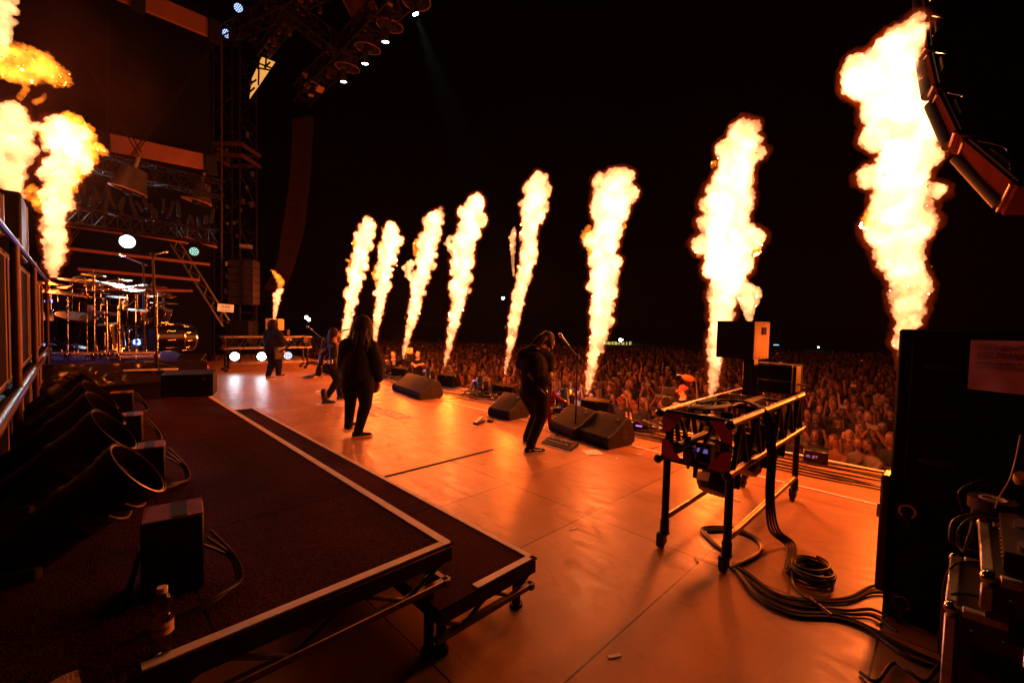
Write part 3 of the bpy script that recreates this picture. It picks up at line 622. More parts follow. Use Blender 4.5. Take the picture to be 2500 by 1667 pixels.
# drummer, mostly hidden
M['drumsk'] = mat('drummer_skin', (.5, .34, .27), .5)
dr = thing('person', 'drummer with bare forearm holding a stick, hidden behind the cymbals', 'person', D(215, 850, KD+1.3))
mb = MB(); h0 = D(195, 700, KD+1.2)
mb.cap(h0, h0+V(0, 0, .05), .1, .1).cap(h0-V(0, 0, .1), h0-V(0, 0, .2), .055, .06)
sh = h0-V(0, 0, .25); el = D(222, 762, KD+1.0); ha = D(290, 768, KD+.75)
mb.cap(sh+V(.15, -.1, 0), el, .05, .042).cap(el, ha, .042, .028).cap(ha, ha+(ha-el).normalized()*.07, .035, .025)
for q in range(4): mb.cap(ha+V(.02, -.02+.018*q, 0), ha+V(.07, -.04+.02*q, -.03), .009, .007, 8)
mb.cap(sh-V(0, 0, .05), sh-V(0, 0, .5), .15, .14)
b_ = mb.build('body', M['drumsk'], dr); md = b_.modifiers.new('merge', 'REMESH'); md.mode = 'VOXEL'; md.voxel_size = .012
MB().cap(sh-V(0, 0, .1), sh-V(0, 0, .55), .19, .17).build('shirt', M['cloth'], dr)
MB().ball(h0+V(0, 0, .06), (.15, .16, .15)).cap(h0-V(.05, 0, .1), h0-V(.1, 0, .3), .1, .08).build('hair', M['hair'], dr)
tag(MB().cyl(ha-V(.03, .02, .02), D(335, 727, KD+.7), .008, .006, 8).build('drumstick', M['yellow']), 'wooden drumstick held by the drummer above the snare', 'drumstick')
# tall microphone stand in front of the kit
def boom(name, label, base, top, tip, r=.011, tripod=True, mic=True, foot=.3):
    base, top, tip = Vector(base), Vector(top), Vector(tip)
    o = thing(name, label, 'microphone stand', base)
    MB().cyl(base+V(0, 0, .05), top, r*1.2, r, 10).build('pole', M['black'], o)
    back = top-(tip-top)*.18
    MB().cyl(back, tip, r*.7, r*.6, 8).build('boom_arm', M['truss'], o)
    MB().ball(top, r*2.4, n=10).cyl(top-V(0, r*2.5, 0), top+V(0, r*2.5, 0), r*1.4, n=8).build('clutch', M['black'], o)
    if tripod:
        for k in range(3):
            a = 2.1*k+.5; MB().cyl(base+V(0, 0, .12), base+V(cos(a)*foot, sin(a)*foot, .012), r*.8, n=8).ball(base+V(cos(a)*foot, sin(a)*foot, .014), r*1.2, n=8).build('foot', M['black'], o)
    if mic:
        u = (tip-top).normalized(); MB().lathe([(.001, -.16), (.012, -.155), (.017, -.02), (.026, 0), (.026, .03), (.016, .055), (.001, .06)], tip+u*.08, u, 16).build('microphone', M['chrome'], o)
    return o
boom('microphone_stand', 'tall black overhead microphone stand in front of the drum kit', D(384, 903, 7.3), D(373, 622, 7.3), D(395, 617, 7.5), .016)
boom('microphone_stand', 'overhead microphone stand behind the drum kit with its boom to the left', D(352, 860, 8.9), D(350, 645, 8.9), D(300, 625, 9.1), .014)
# blue and white light leaks behind the kit are real lamps (see fixtures)
# ================================================================ STAGE HOUSE
def truss(mb, a, b, w, h=None, bays=8, r=.024, rb=.011, side=None):
    a, b = Vector(a), Vector(b); h = h or w; u = (b-a).normalized()
    s_ = Vector(side).normalized() if side else (V(0, 0, 1).cross(u).normalized() if abs(u.z) < .9 else V(0, 1, 0)); t_ = u.cross(s_)
    cs = [s_*w/2*i+t_*h/2*j for i, j in ((-1, -1), (1, -1), (1, 1), (-1, 1))]
    for c in cs: mb.cyl(a+c, b+c, r, n=8)
    for k in range(bays):
        p, q = a.lerp(b, k/bays), a.lerp(b, (k+1)/bays)
        for i in range(4):
            c, d_ = cs[i], cs[(i+1) % 4]
            mb.cyl(p+c, q+d_, rb, n=5) if k % 2 else mb.cyl(p+d_, q+c, rb, n=5)
            mb.cyl(p+c, p+d_, rb, n=5)
    return mb
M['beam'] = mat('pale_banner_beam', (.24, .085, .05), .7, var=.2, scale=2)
M['frame'] = mat('dull_frame_metal', (.012, .006, .005), .5, .2, spec=.15, var=.4, scale=6)
M['cover'] = mat('black_drape', (.007, .006, .006), .95, spec=.03, bump=.4, bscale=2)
SY = 17.0
M['sleeve'] = mat('tower_sleeve_metal', (.08, .035, .025), .5, .3)
tower = thing('lattice_tower', 'tall lattice tower standing at the far side of the stage', 'tower', (4.35, 19.3, 0))
mb = truss(MB(), (4.4, 19.3, -.2), (4.4, 19.3, 14), .95, 1.05, bays=14, r=.035, rb=.016, side=(.7, -.7, 0)); mb.build('lattice', M['frame'], tower)
mb = MB()
for zz in (7.9, 7.5):
    for a in range(4): Rz = Matrix.Rotation(pi/4+a*pi/2, 3, 'Z'); mb.box(V(4.4, 19.3, zz)+Rz@V(.58, 0, 0), (.07, 1.2, .12), Rz)
mb.build('sleeve_frame', M['sleeve'], tower)
MB().cyl(D(541, 790, 15.6), D(541, 95, 15.6), .03, n=10).build('front_pipe', M['sleeve'], tower)
mb = MB(); rnd = random.Random(4)
for i in range(26):
    z = rnd.uniform(2.5, 13.5); a = rnd.uniform(-.4, .4); c = V(4.4+a, 19.3-a-.5, z); MB().box(c, (rnd.uniform(.04, .14), .08, rnd.uniform(.05, .2)), Matrix.Rotation(rnd.uniform(0, 3), 3, 'Z')).build('clamp_fitting', M['truss'], tower)
# back and side drapes
o = MB().box((-4.2, 10, 5), (.1, 22, 14)).build('back_drape', M['cover']); tag(o, 'black drape closing the back of the stage', 'drape')
o = MB().box((-.5, SY+2.2, 6), (8.2, .1, 13)).build('side_drape', M['cover']); tag(o, 'black drape hanging behind the far side bars', 'drape')
# banner beams
def beam(label, p0, p1, h, y=SY):
    a, b = atY(*p0, y), atY(*p1, y); u = (b-a); o = thing('roof_beam', label, 'beam', a, 0, 'pale beams of the stage house')
    R = Matrix((u.normalized(), V(0, 1, 0), u.normalized().cross(V(0, 1, 0)))).transposed()
    MB().box((a+b)/2, (u.length, .12, h), R, bev=.01).build('beam_panel', M['beam'], o)
    for t_ in (.28, .97):
        MB().box(a.lerp(b, t_)+V(0, -.09, -.08), (.32, .14, h*1.25), R, bev=.02).build('bracket', M['matte'], o)
    return o
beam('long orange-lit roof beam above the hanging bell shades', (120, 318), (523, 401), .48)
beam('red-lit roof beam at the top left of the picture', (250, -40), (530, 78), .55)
for i, (a, b) in enumerate((((95, 540), (300, 570)), ((330, 572), (460, 594)), ((150, 605), (512, 646)), ((190, 657), (488, 684)), ((200, 706), (470, 710)), ((450, 579), (530, 604)))):
    A_, B_ = atY(*a, SY-.3), atY(*b, SY-.3)
    tag(MB().tube([A_, B_], .045 if i != 1 else .03, 10).build('horizontal_bar', M['beam']), ['topmost', 'broken upper', 'long second', 'long third', 'lowest', 'short upper right'][i]+' pale horizontal bar behind the drum kit', 'bar', 'horizontal bars behind the drum kit')
o = thing('lighting_truss', 'horizontal truss carrying the two bell shades above the drums', 'truss', atY(380, 440, 14.0))
truss(MB(), atY(180, 385, 14.2), atY(545, 465, 14.2), .4, bays=12).build('lattice', M['frame'], o)
o = thing('lighting_truss', 'lower dark truss with lamps hanging just above the drum kit', 'truss', atY(300, 560, 13.5))
truss(MB(), atY(120, 520, 14.0), atY(530, 580, 14.0), .35, bays=14).build('lattice', M['frame'], o)
mb = MB(); rnd = random.Random(9)
for i in range(26):
    p = atY(190+13*i, 478+i*3+rnd.uniform(-12, 40), 14.2); MB().cap(p, p+V(rnd.uniform(-.1, .1), 0, rnd.uniform(.15, .4)), rnd.uniform(.03, .06), .04, 8).build('lamp_bracket', M['matte'], o)
# bell shades
def bell(label, x, y, t, r, ax, group, lit=None, lens_px=None, energy=0):
    m_ = D(x, y, t); ax = Vector(ax).normalized()
    o = thing('bell_lamp', label, 'stage lamp', m_, 0, group); L = r*1.55
    MB().lathe([(r, 0), (r*1.02, .01), (r*.8, .55*L), (r*.72, .95*L), (r*.5, L), (.001, L), (.001, L*.97), (r*.48, .96*L), (r*.7, .92*L), (r*.78, .5*L), (r*.97, .005)], m_, -ax, 40, closed=True).build('shade', M['tube'], o)
    MB().lathe([(r*1.0, -.012), (r*1.035, -.012), (r*1.035, .012), (r*1.0, .012)], m_, -ax, 40, closed=True).build('rim', M['beam'], o)
    MB().cyl(m_-ax*L, m_-ax*(L+.3), r*.12, n=8).build('hanger', M['truss'], o)
    hd = m_+ax*(-.15 if not lens_px else .1)
    if lens_px:
        lp = D(lens_px[0], lens_px[1], t+lens_px[3]); la = Vector(lens_px[4]).normalized(); lr = lens_px[2]
        MB().lathe([(lr*.7, -.34), (lr*1.15, -.3), (lr*1.2, -.03), (lr*1.1, 0), (lr*1.02, -.01), (lr*.9, -.03), (.001, -.03)], lp, la, 24).build('lamp_head', M['matte'], o)
        MB().lathe([(.001, -.02), (lr, -.018), (lr, -.012), (.001, -.008)], lp, la, 24).build('lens', M['lens'], o)
        if energy: lamp('beam_light', 'SPOT', lp+la*.02, energy, (.75, .88, 1.), o, radius=lr*.8, rot=la, spot=radians(20), blend=.7)
    else:
        MB().cap(m_+(-ax)*L*.5, m_-ax*.0, r*.25, r*.3).build('lamp_head', M['matte'], o)
    return o
G1_ = 'bell shades hanging along the front truss'
bell('front bell shade cut by the top edge, its white lamp throwing a visible beam', 1017, 4, 10.8, .335, (0, 0, -1), G1_, lens_px=(1015, 36, .075, -.3, (.4, -.15, -1)), energy=6000)
bell('second bell shade from the right on the front truss, with a white lamp', 952, 64, 11.9, .345, (0, .15, -1), G1_, lens_px=(941, 104, .085, -.3, (.12, .1, -1)), energy=60)
bell('third bell shade from the right on the front truss, with a white lamp', 898, 119, 12.8, .35, (0, .15, -1), G1_, lens_px=(891, 157, .085, -.3, (.12, .1, -1)), energy=40)
bell('last bell shade of the front truss, its lens lowest of the four', 848, 166, 13.8, .36, (0, .15, -1), G1_, lens_px=(839, 201, .09, -.3, (.12, .1, -1)), energy=40)
G2_ = 'bell shades hanging above the drums'
bell('left bell shade above the drums, tipped towards the camera', 312, 465, 10.5, .36, (-.25, .1, -1), G2_)
bell('right bell shade above the drums, beside the lattice tower', 480, 492, 12.3, .35, (-.2, .1, -1), G2_)
# front truss (runs along the lip, far side to near side)
o = thing('front_truss', 'dark front truss that carries the four bell shades, full of clamps', 'truss', D(900, 60, 12))
truss(MB(), D(1050, -90, 10), D(735, 235, 16.5), .55, bays=16, r=.03, rb=.014).build('lattice', M['frame'], o)
mb = MB(); rnd = random.Random(3)
for i in range(46):
    t_ = rnd.random(); p = D(1050, -90, 10).lerp(D(735, 235, 16.5), t_)+V(rnd.uniform(-.35, .35), rnd.uniform(-.3, .3), rnd.uniform(-.5, .5))
    MB().box(p, (rnd.uniform(.05, .3), .08, rnd.uniform(.05, .25)), Matrix.Rotation(rnd.uniform(0, 3), 3, 'Z')@Matrix.Rotation(rnd.uniform(0, 3), 3, 'X')).build('rigging', M['frame'] if i % 4 else M['beam'], o)
for i, (a, b, w) in enumerate(((D(540, 90, 15.2), D(800, -40, 11), .4), (D(600, -60, 12), D(830, 120, 13.2), .45), (D(760, -20, 12), D(640, 130, 16), .35))):
    o = thing('roof_truss', ['roof truss running from the tower to the top edge', 'dark roof truss crossing behind the bell shades', 'short roof truss above the lit window'][i], 'truss', a)
    truss(MB(), a, b, w, bays=10).build('lattice', M['frame'], o)
    mb = MB()
    for k in range(16):
        p = a.lerp(b, rnd.random())+V(rnd.uniform(-.3, .3), 0, rnd.uniform(-.4, .1)); MB().box(p, (rnd.uniform(.05, .2), .1, rnd.uniform(.05, .3)), Matrix.Rotation(rnd.uniform(0, 3), 3, 'Z')).build('rigging', M['sleeve'] if i == 2 else M['frame'], o)
tag(MB().box(D(880, 10, 12.6), (.5, .05, 1.0), Matrix.Rotation(.9, 3, 'Y')).build('roof_panel', M['beam']), 'red-lit panel between the roof trusses near the top edge', 'panel')
# lit opening
o = thing('lit_window', 'orange lit opening in the roof with lattice in front', 'window', D(645, 175, 16))
M['winlit'] = glow('orange_window', (1., .42, .09), .9)
pts = [D(x, y, 16) for x, y in ((611, 240), (617, 190), (640, 140), (672, 152), (636, 205))]
MB().add(pts+[p+V(0, .1, 0) for p in pts], [(0, 1, 2, 3, 4), (9, 8, 7, 6, 5)]+[(i, i+5, (i+1) % 5+5, (i+1) % 5) for i in range(5)]).build('pane', M['winlit'], o, False)
for a, b in (((618, 150), (665, 168)), ((634, 135), (630, 170)), ((650, 140), (648, 170)), ((622, 165), (660, 172)), ((632, 168), (631, 208)), ((645, 166), (660, 152)), ((612, 205), (626, 195)), ((610, 225), (622, 214))):
    MB().cyl(D(*a, 15.8), D(*b, 15.8), .03, n=6).build('bar', M['matte'], o)
# stay cables
CB = [((-20, -240), (330, 365)), ((330, 365), (432, 560)), ((530, 95), (330, 365)), ((330, 365), (150, 610)), ((262, 40), (262, 330)), ((522, 110), (518, 380)), ((-5, -200), (345, 372))]
for i, (a, b) in enumerate(CB):
    mb = MB().cyl(atY(*a, 16.2), atY(*b, 16.2), .018, n=6)
    if i in (2, 3): mb.cyl(atY(a[0]+7, a[1], 16.2), atY(b[0]+9, b[1], 16.2), .015, n=6)
    tag(mb.build('stay_cable', M['frame']), ['long stay cable crossing down from the top left corner', 'lower end of the long stay cable beside the truss', 'stay cables from the tower top down to the crossing', 'stay cables from the crossing down behind the drums', 'thin vertical hanging cable left of the crossing', 'thin vertical cable beside the lattice tower', 'second long cable parallel to the long stay cable'][i], 'cable', 'stay cables of the stage roof')
o = thing('raking_truss', 'slanting truss leg running down to the foot of the tower', 'truss', D(550, 770, 14))
mb = MB(); a, b = D(425, 590, 14.5), D(552, 790, 14.5)
for k in (-.09, .09): mb.cyl(a+rt*k*1.2-dn*k, b+rt*k*1.2-dn*k, .03, n=8)
for k in range(14): mb.cyl(a.lerp(b, k/14)+rt*.1*(-1)**k, a.lerp(b, (k+1)/14)-rt*.1*(-1)**k, .012, n=5)
mb.build('lattice', M['rail'], o)

# ================================================================ FIXTURES
def led(label, x, y, t, r, strength, col, face=None, energy=0, bulbs=True, spot=60, group='small lit lamps of the stage', housing=True, lcol=(.8, .9, 1.)):
    c = D(x, y, t); ax = Vector(face).normalized() if face else (EYE-c).normalized()
    o = thing('stage_light', label, 'stage lamp', c, 0, group); mm = glow('led', col, strength)
    if housing: MB().lathe([(r*.5, -.3*r/.12), (r*1.1, -.25*r/.12), (r*1.25, 0), (r*1.12, .02), (r*1.05, -.01), (.001, -.012)], c, ax, 24).build('housing', M['matte'], o)
    if bulbs:
        B = basis(ax); 
        for q, n_ in ((0, 1), (.45, 6), (.84, 12)):
            for j in range(n_):
                a = 2*pi*j/n_; MB().ball(c+B@V(cos(a)*r*q, sin(a)*r*q, 0), r*.17, n=8).build('bulb', mm, o)
    else: MB().lathe([(.001, 0), (r, 0), (r*.9, r*.12), (.001, r*.2)], c, ax, 24).build('lens', mm, o)
    if energy: lamp('lens_light', 'SPOT', c+ax*.03, energy, lcol, o, radius=r*.8, rot=ax, spot=radians(spot), blend=.5)
    return o
led('blue-white bead lamp at the top of the tower, the higher of two', 582, 20, 15, .13, 2.5, (.35, .5, 1.))
led('blue-white bead lamp at the top of the tower, the lower of two', 553, 83, 15, .13, 2.5, (.35, .5, 1.))
led('dazzling white lamp above the drum kit', 311, 590, 12, .16, 60, (.8, .95, 1.), energy=330, bulbs=False, spot=120)
led('small bead lamp right of the dazzling one above the drums', 474, 614, 12.3, .11, 1.3, (.5, 1., .85), bulbs=True)
G3 = 'white lamps under the far truss cart'
led('left white lamp shining under the far truss cart', 573, 870, 13.2, .12, 22, (.85, .9, 1.), energy=12, bulbs=False, spot=90, group=G3)
led('middle white lamp under the far truss cart, beside the far guitarist', 639, 870, 13.2, .12, 22, (.85, .9, 1.), energy=12, bulbs=False, spot=90, group=G3)
led('round many-lens lamp right of the far guitarist', 703, 868, 13.0, .11, 2, (.85, .9, 1.), group=G3)
led('blue lamp hidden inside the drum kit', 335, 835, 9.6, .07, 12, (.1, .2, 1.), face=(.0, -1, .3), energy=90, bulbs=False, spot=150, lcol=(.15, .25, 1.))
led('blue lamp behind the drummer at the left of the kit', 118, 735, 9.6, .07, 12, (.1, .2, 1.), face=(.6, -1, -.1), energy=160, bulbs=False, spot=150, lcol=(.2, .3, 1.))
# far floodlights in the festival field
def mast(label, x, y, t, heads, group='distant lights beyond the crowd'):
    c = D(x, y, t); o = thing('floodlight_mast', label, 'floodlight', (c.x, c.y, -2), 0, group)
    MB().cyl((c.x, c.y, -2), c, .12, n=8).build('mast', M['matte'], o)
    for k, (dx, dy, r, s_) in enumerate(heads): MB().ball(D(x+dx, y+dy, t), r, n=12).build('lamp', glow('floodlamp', (.85, .95, 1.), s_), o)
mast('distant pair of white floodlights right of the loudspeaker array', 751, 777, 80, ((-3, -2, .3, 20), (3, 3, .3, 20)))
mast('distant floodlight above the food stall sign', 1515, 830, 90, ((0, 0, .32, 20), (5, -1, .13, 8)))
mast('distant white point of light right of the box on the cart', 1998, 848, 80, ((0, 0, .14, 15),))
mast('distant follow spot left of the flame behind the bowed guitarist', 1228, 728, 70, ((0, 0, .22, 25),))
M['tent'] = mat('dark_tent', (.03, .02, .02), .9)
for i, (x0, x1, yb, yt, t) in enumerate(((1020, 1110, 862, 838, 75), (1120, 1235, 862, 840, 80), (1390, 1620, 868, 846, 85), (1940, 2080, 875, 856, 85))):
    a, b, c, d_ = D(x0, yb, t), D(x1, yb, t), D(x1, yt+3, t), D(x0, yt+3, t); ap = D((x0+x1)/2, yt-3, t+4)
    dp = (fw-V(0, 0, fw.z)).normalized()*8
    o = MB().add([a, b, c, d_, a+dp, b+dp, c+dp, d_+dp, ap], [(0, 1, 2, 3), (5, 4, 7, 6), (0, 3, 7, 4), (1, 5, 6, 2), (3, 2, 8), (2, 6, 8), (6, 7, 8), (7, 3, 8), (0, 4, 5, 1)]).build('market_tent', M['tent'], None, False)
    tag(o, ['dark tent behind the crowd with red and green lights', 'dark tent behind the crowd with thin white strip lights', 'long dark tent with the yellow sign behind the crowd', 'faint dark tent at the right behind the crowd'][i], 'tent', 'tents behind the crowd')
def far_strip(label, x, y, w, h, t, col, s_):
    c = D(x, y, t); tag(MB().box(c, (w, .1, h), Matrix.Rotation(-YAW, 3, 'Z')).build('strip_light', glow('strip', col, s_), None, False), label, 'light', 'small lights on the far tents')
for i in range(5): far_strip(f'{["first","second","third","fourth","fifth"][i]} {"green" if i in (1,3) else "red"} bar light from the left on the far tent', 1029+i*4.6, 847, .12, .6, 74, (.05, 1, .4) if i in (1, 3) else (1, .12, .08), .8)
far_strip('left thin white strip light on the far tent', 1148, 839, 1.6, .12, 79, (1, .8, .5), 1.0); far_strip('right thin white strip light on the far tent', 1199, 840, 1.3, .12, 79, (1, .8, .5), 1.2)
far_strip('tiny blue light below the far white strips', 1162, 849, .15, .4, 79, (.2, .3, 1), 2.)
far_strip('small pale blue sign far right behind the cart', 1895, 842, .95, .14, 80, (.5, .8, 1), 1.2); far_strip('dim blue strip light behind the crowd left of the cart', 1613, 869, 1.2, .1, 84, (.1, .15, .9), .5)
sg = text('FIREROLLE', 'stall_sign', 1.15, D(1508, 840, 84), rt, -dn, glow('sign_yellow', (1, .75, .1), 1.0), None, th=.05); tag(sg, 'tiny yellow lit food stall sign behind the crowd', 'sign')

# ================================================================ CLOCK + LOUDSPEAKER ARRAYS
ck = thing('stage_clock', 'pale clock with large digits mounted at the foot of the tower', 'clock', D(551, 752, 13.5)); C0 = D(551, 752, 13.5)
fr = (EYE-C0); fr.z = 0; fr.normalize(); cx_ = V(-fr.y, fr.x, 0); R = Matrix((cx_, -fr, V(0, 0, 1))).transposed(); R = R@Matrix.Rotation(radians(3.5), 3, 'Y')
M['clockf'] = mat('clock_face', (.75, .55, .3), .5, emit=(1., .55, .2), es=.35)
MB().box(C0, (.42, .05, .235), R, bev=.01).build('casing', M['clockf'], ck)
text('0:00', 'digits', .13, C0+fr*.03+V(0, 0, .035), R@V(1, 0, 0), R@V(0, 0, 1), M['matte'], ck)
text('SUMMERBREEZE', 'lettering', .038, C0+fr*.03-V(0, 0, .065), R@V(1, 0, 0), R@V(0, 0, 1), M['matte'], ck)
def array(label, back, front, depthb, dfront, width, wdir, N, m_side, m_back, ports=(), gap=.06):
    """back/front = pixel polylines of the two edges of the side face, top to bottom"""
    bw = [D(x, y, t) for (x, y), t in zip(back, depthb)]; fw_ = [D(x, y, t+dfront) for (x, y), t in zip(front, depthb)]
    o = thing('line_array', label, 'loudspeaker array', bw[-1], 0, 'hanging loudspeaker arrays'); wd = Vector(wdir).normalized()*width
    def samp(P, t):
        L = [0]
        for i in range(1, len(P)): L.append(L[-1]+(P[i]-P[i-1]).length)
        d_ = t*L[-1]
        for i in range(1, len(P)):
            if L[i] >= d_-1e-9: return P[i-1].lerp(P[i], (d_-L[i-1])/(L[i]-L[i-1]))
        return P[-1]
    for k in range(N):
        t0, t1 = (k+gap/2)/N, (k+1-gap/2)/N
        a, b, c, d_ = samp(bw, t0), samp(fw_, t0), samp(fw_, t1), samp(bw, t1)
        cb = MB().add([a, b, c, d_, a+wd, b+wd, c+wd, d_+wd], [(0, 3, 2, 1), (4, 5, 6, 7), (0, 1, 5, 4), (3, 7, 6, 2), (0, 4, 7, 3), (1, 2, 6, 5)]).build('speaker_cabinet', m_side, o, False)
        if ports == 'all':
            nrm = (b-a).cross(d_-a).normalized(); nrm = nrm if nrm.dot(EYE-a) > 0 else -nrm
            for u in (.32, .68):
                q = a.lerp(b, u).lerp(d_.lerp(c, u), .5)+nrm*.004; B = Matrix(((b-a).normalized(), (d_-a).normalized(), nrm)).transposed()
                MB().box(q, ((b-a).length*.22, (d_-a).length*.42, .02), B).build('port', M['matte'], cb, False)
    return o, bw, fw_, wd, samp
# far array
bk = [(735, 293), (733, 370), (728, 440), (719, 504), (710, 556), (704, 598), (701, 630), (688, 668), (664, 706)]
ft = [(767, 283), (761, 370), (758, 440), (751, 493), (746, 546), (739, 581), (730, 609), (717, 658), (691, 716)]
M['arr'] = mat('array_grille', (.035, .01, .007), .9, spec=.05, var=.2, scale=5)
o, *_ = array('long curved loudspeaker array hanging beside the far tower', bk[:7], ft[:7], [20.5]*7, .3, .36, (-.9, .45, 0), 22, M['arr'], M['spk'], ports='all', gap=.16)
o2, *_ = array('curved lower end of the far loudspeaker array with deeper cabinets', bk[6:], ft[6:], [20.5, 20.4, 20.2], .3, .36, (-.9, .45, 0), 5, M['arr'], M['spk'], gap=.12)
o = thing('loudspeaker_stack', 'small hanging stack of six loudspeakers beside the far tower', 'loudspeaker', D(596, 680, 15.5))
for k in range(6):
    MB().box(D(596, 645+18*k, 15.5), (.84, .5, .245), Matrix.Rotation(-YAW+.1, 3, 'Z'), bev=.01).build('speaker_cabinet', M['side'], o)
    MB().box(D(590, 645+18*k, 15.22), (.1, .03, .22), Matrix.Rotation(-YAW+.1, 3, 'Z')).build('centre_grille', M['spk'], o)
MB().box(D(601, 602, 15.4), (.35, .2, .12), Matrix.Rotation(-YAW+.2, 3, 'Z')).build('hoist', M['rail'], o)
tag(MB().box(D(592, 810, 15.2), (.78, .6, .75), Matrix.Rotation(-YAW, 3, 'Z'), bev=.02).build('subwoofer', M['spk']), 'square black subwoofer standing behind the far truss cart', 'loudspeaker')
mb = MB(); c = D(592, 810, 14.88)
for sx_, sz_, w_, h_ in ((-.4, 0, .03, .8), (.4, 0, .03, .8), (0, .4, .8, .03), (0, -.2, .8, .03)): mb.box(c+rt*sx_+V(0, 0, sz_), (w_, .03, h_), Matrix.Rotation(-YAW, 3, 'Z'))
tag(mb.build('metal_frame', M['frame']), 'thin square metal frame round the black subwoofer', 'frame')
# near array (upper right)
bk = [(2252, -120), (2256, -20), (2262, 100), (2275, 190), (2320, 305), (2385, 385), (2490, 460)]
ft = [(2238, -130), (2240, -20), (2246, 110), (2256, 215), (2295, 335), (2360, 430), (2452, 530)]
o, bw, fw_, wd, samp = array('large curved loudspeaker array hanging at the upper right, lit red along its edge', bk, ft, [5.9, 5.5, 5.1, 4.75, 4.4, 4.15, 3.95], .42, 1.35, (.57, -.82, 0), 6, M['arrn'] if 'arrn' in M else mat('array_side', (.022, .005, .003), 1.0, spec=.0, var=.2, scale=8), M['spk'], gap=.05)
for k in range(6):
    t0, t1, tm = (k+.1)/6, (k+.9)/6, (k+.5)/6
    b0, b1, f0, f1 = samp(bw, t0), samp(bw, t1), samp(fw_, t0), samp(fw_, t1)
    nrm = (f0-b0).cross(b1-b0).normalized(); nrm = nrm if nrm.dot(EYE-b0) > 0 else -nrm
    MB().cyl(b0.lerp(f0, .72)+nrm*.0, b1.lerp(f1, .72)+nrm*.0, .075, n=14).build('horn_tube', M['matte'], o)
    MB().tube([b1+nrm*.01, f1+nrm*.01], .012, 6).build('edge_rail', M['sleeve'], o)
    MB().tube([b0+nrm*.01, f0+nrm*.01], .009, 6).build('edge_rail', M['sleeve'], o)
    # back plate with slots and fly hardware
    nb = (b1-b0).cross(wd).normalized(); nb = nb if nb.dot(EYE-b0) > 0 else -nb
    MB().add([b0+nb*.01+wd*.02, b1+nb*.01+wd*.02, b1+nb*.01+wd, b0+nb*.01+wd]+[p+nb*.03 for p in (b0+wd*.02, b1+wd*.02, b1+wd, b0+wd)], [(4, 5, 6, 7), (0, 1, 5, 4), (1, 2, 6, 5), (2, 3, 7, 6), (3, 0, 4, 7)]).build('back_plate', M['spk'], o, False)
    for u in (.3, .62):
        for w_ in (.3,):
            c = b0.lerp(b1, u)+wd*w_+nb*.032; B = Matrix((wd.normalized(), (b1-b0).normalized(), nb)).transposed()
            MB().ball(c, (.26, .028, .008), B, n=16).build('slot', M['plastic'], o)
    MB().box(b0.lerp(b1, .5)+wd*.06+nb*.05, (.05, .24, .05), Matrix((wd.normalized(), (b1-b0).normalized(), nb)).transposed(), bev=.01).build('rigging_plate', M['frame'], o)
    MB().tube(spline([b0.lerp(b1, .1)+nb*.05+wd*.03, b0.lerp(b1, .4)+nb*.09+wd*.09, b0.lerp(b1, .8)+nb*.05+wd*.02]), .006, 6).build('safety_wire', M['chrome'], o)
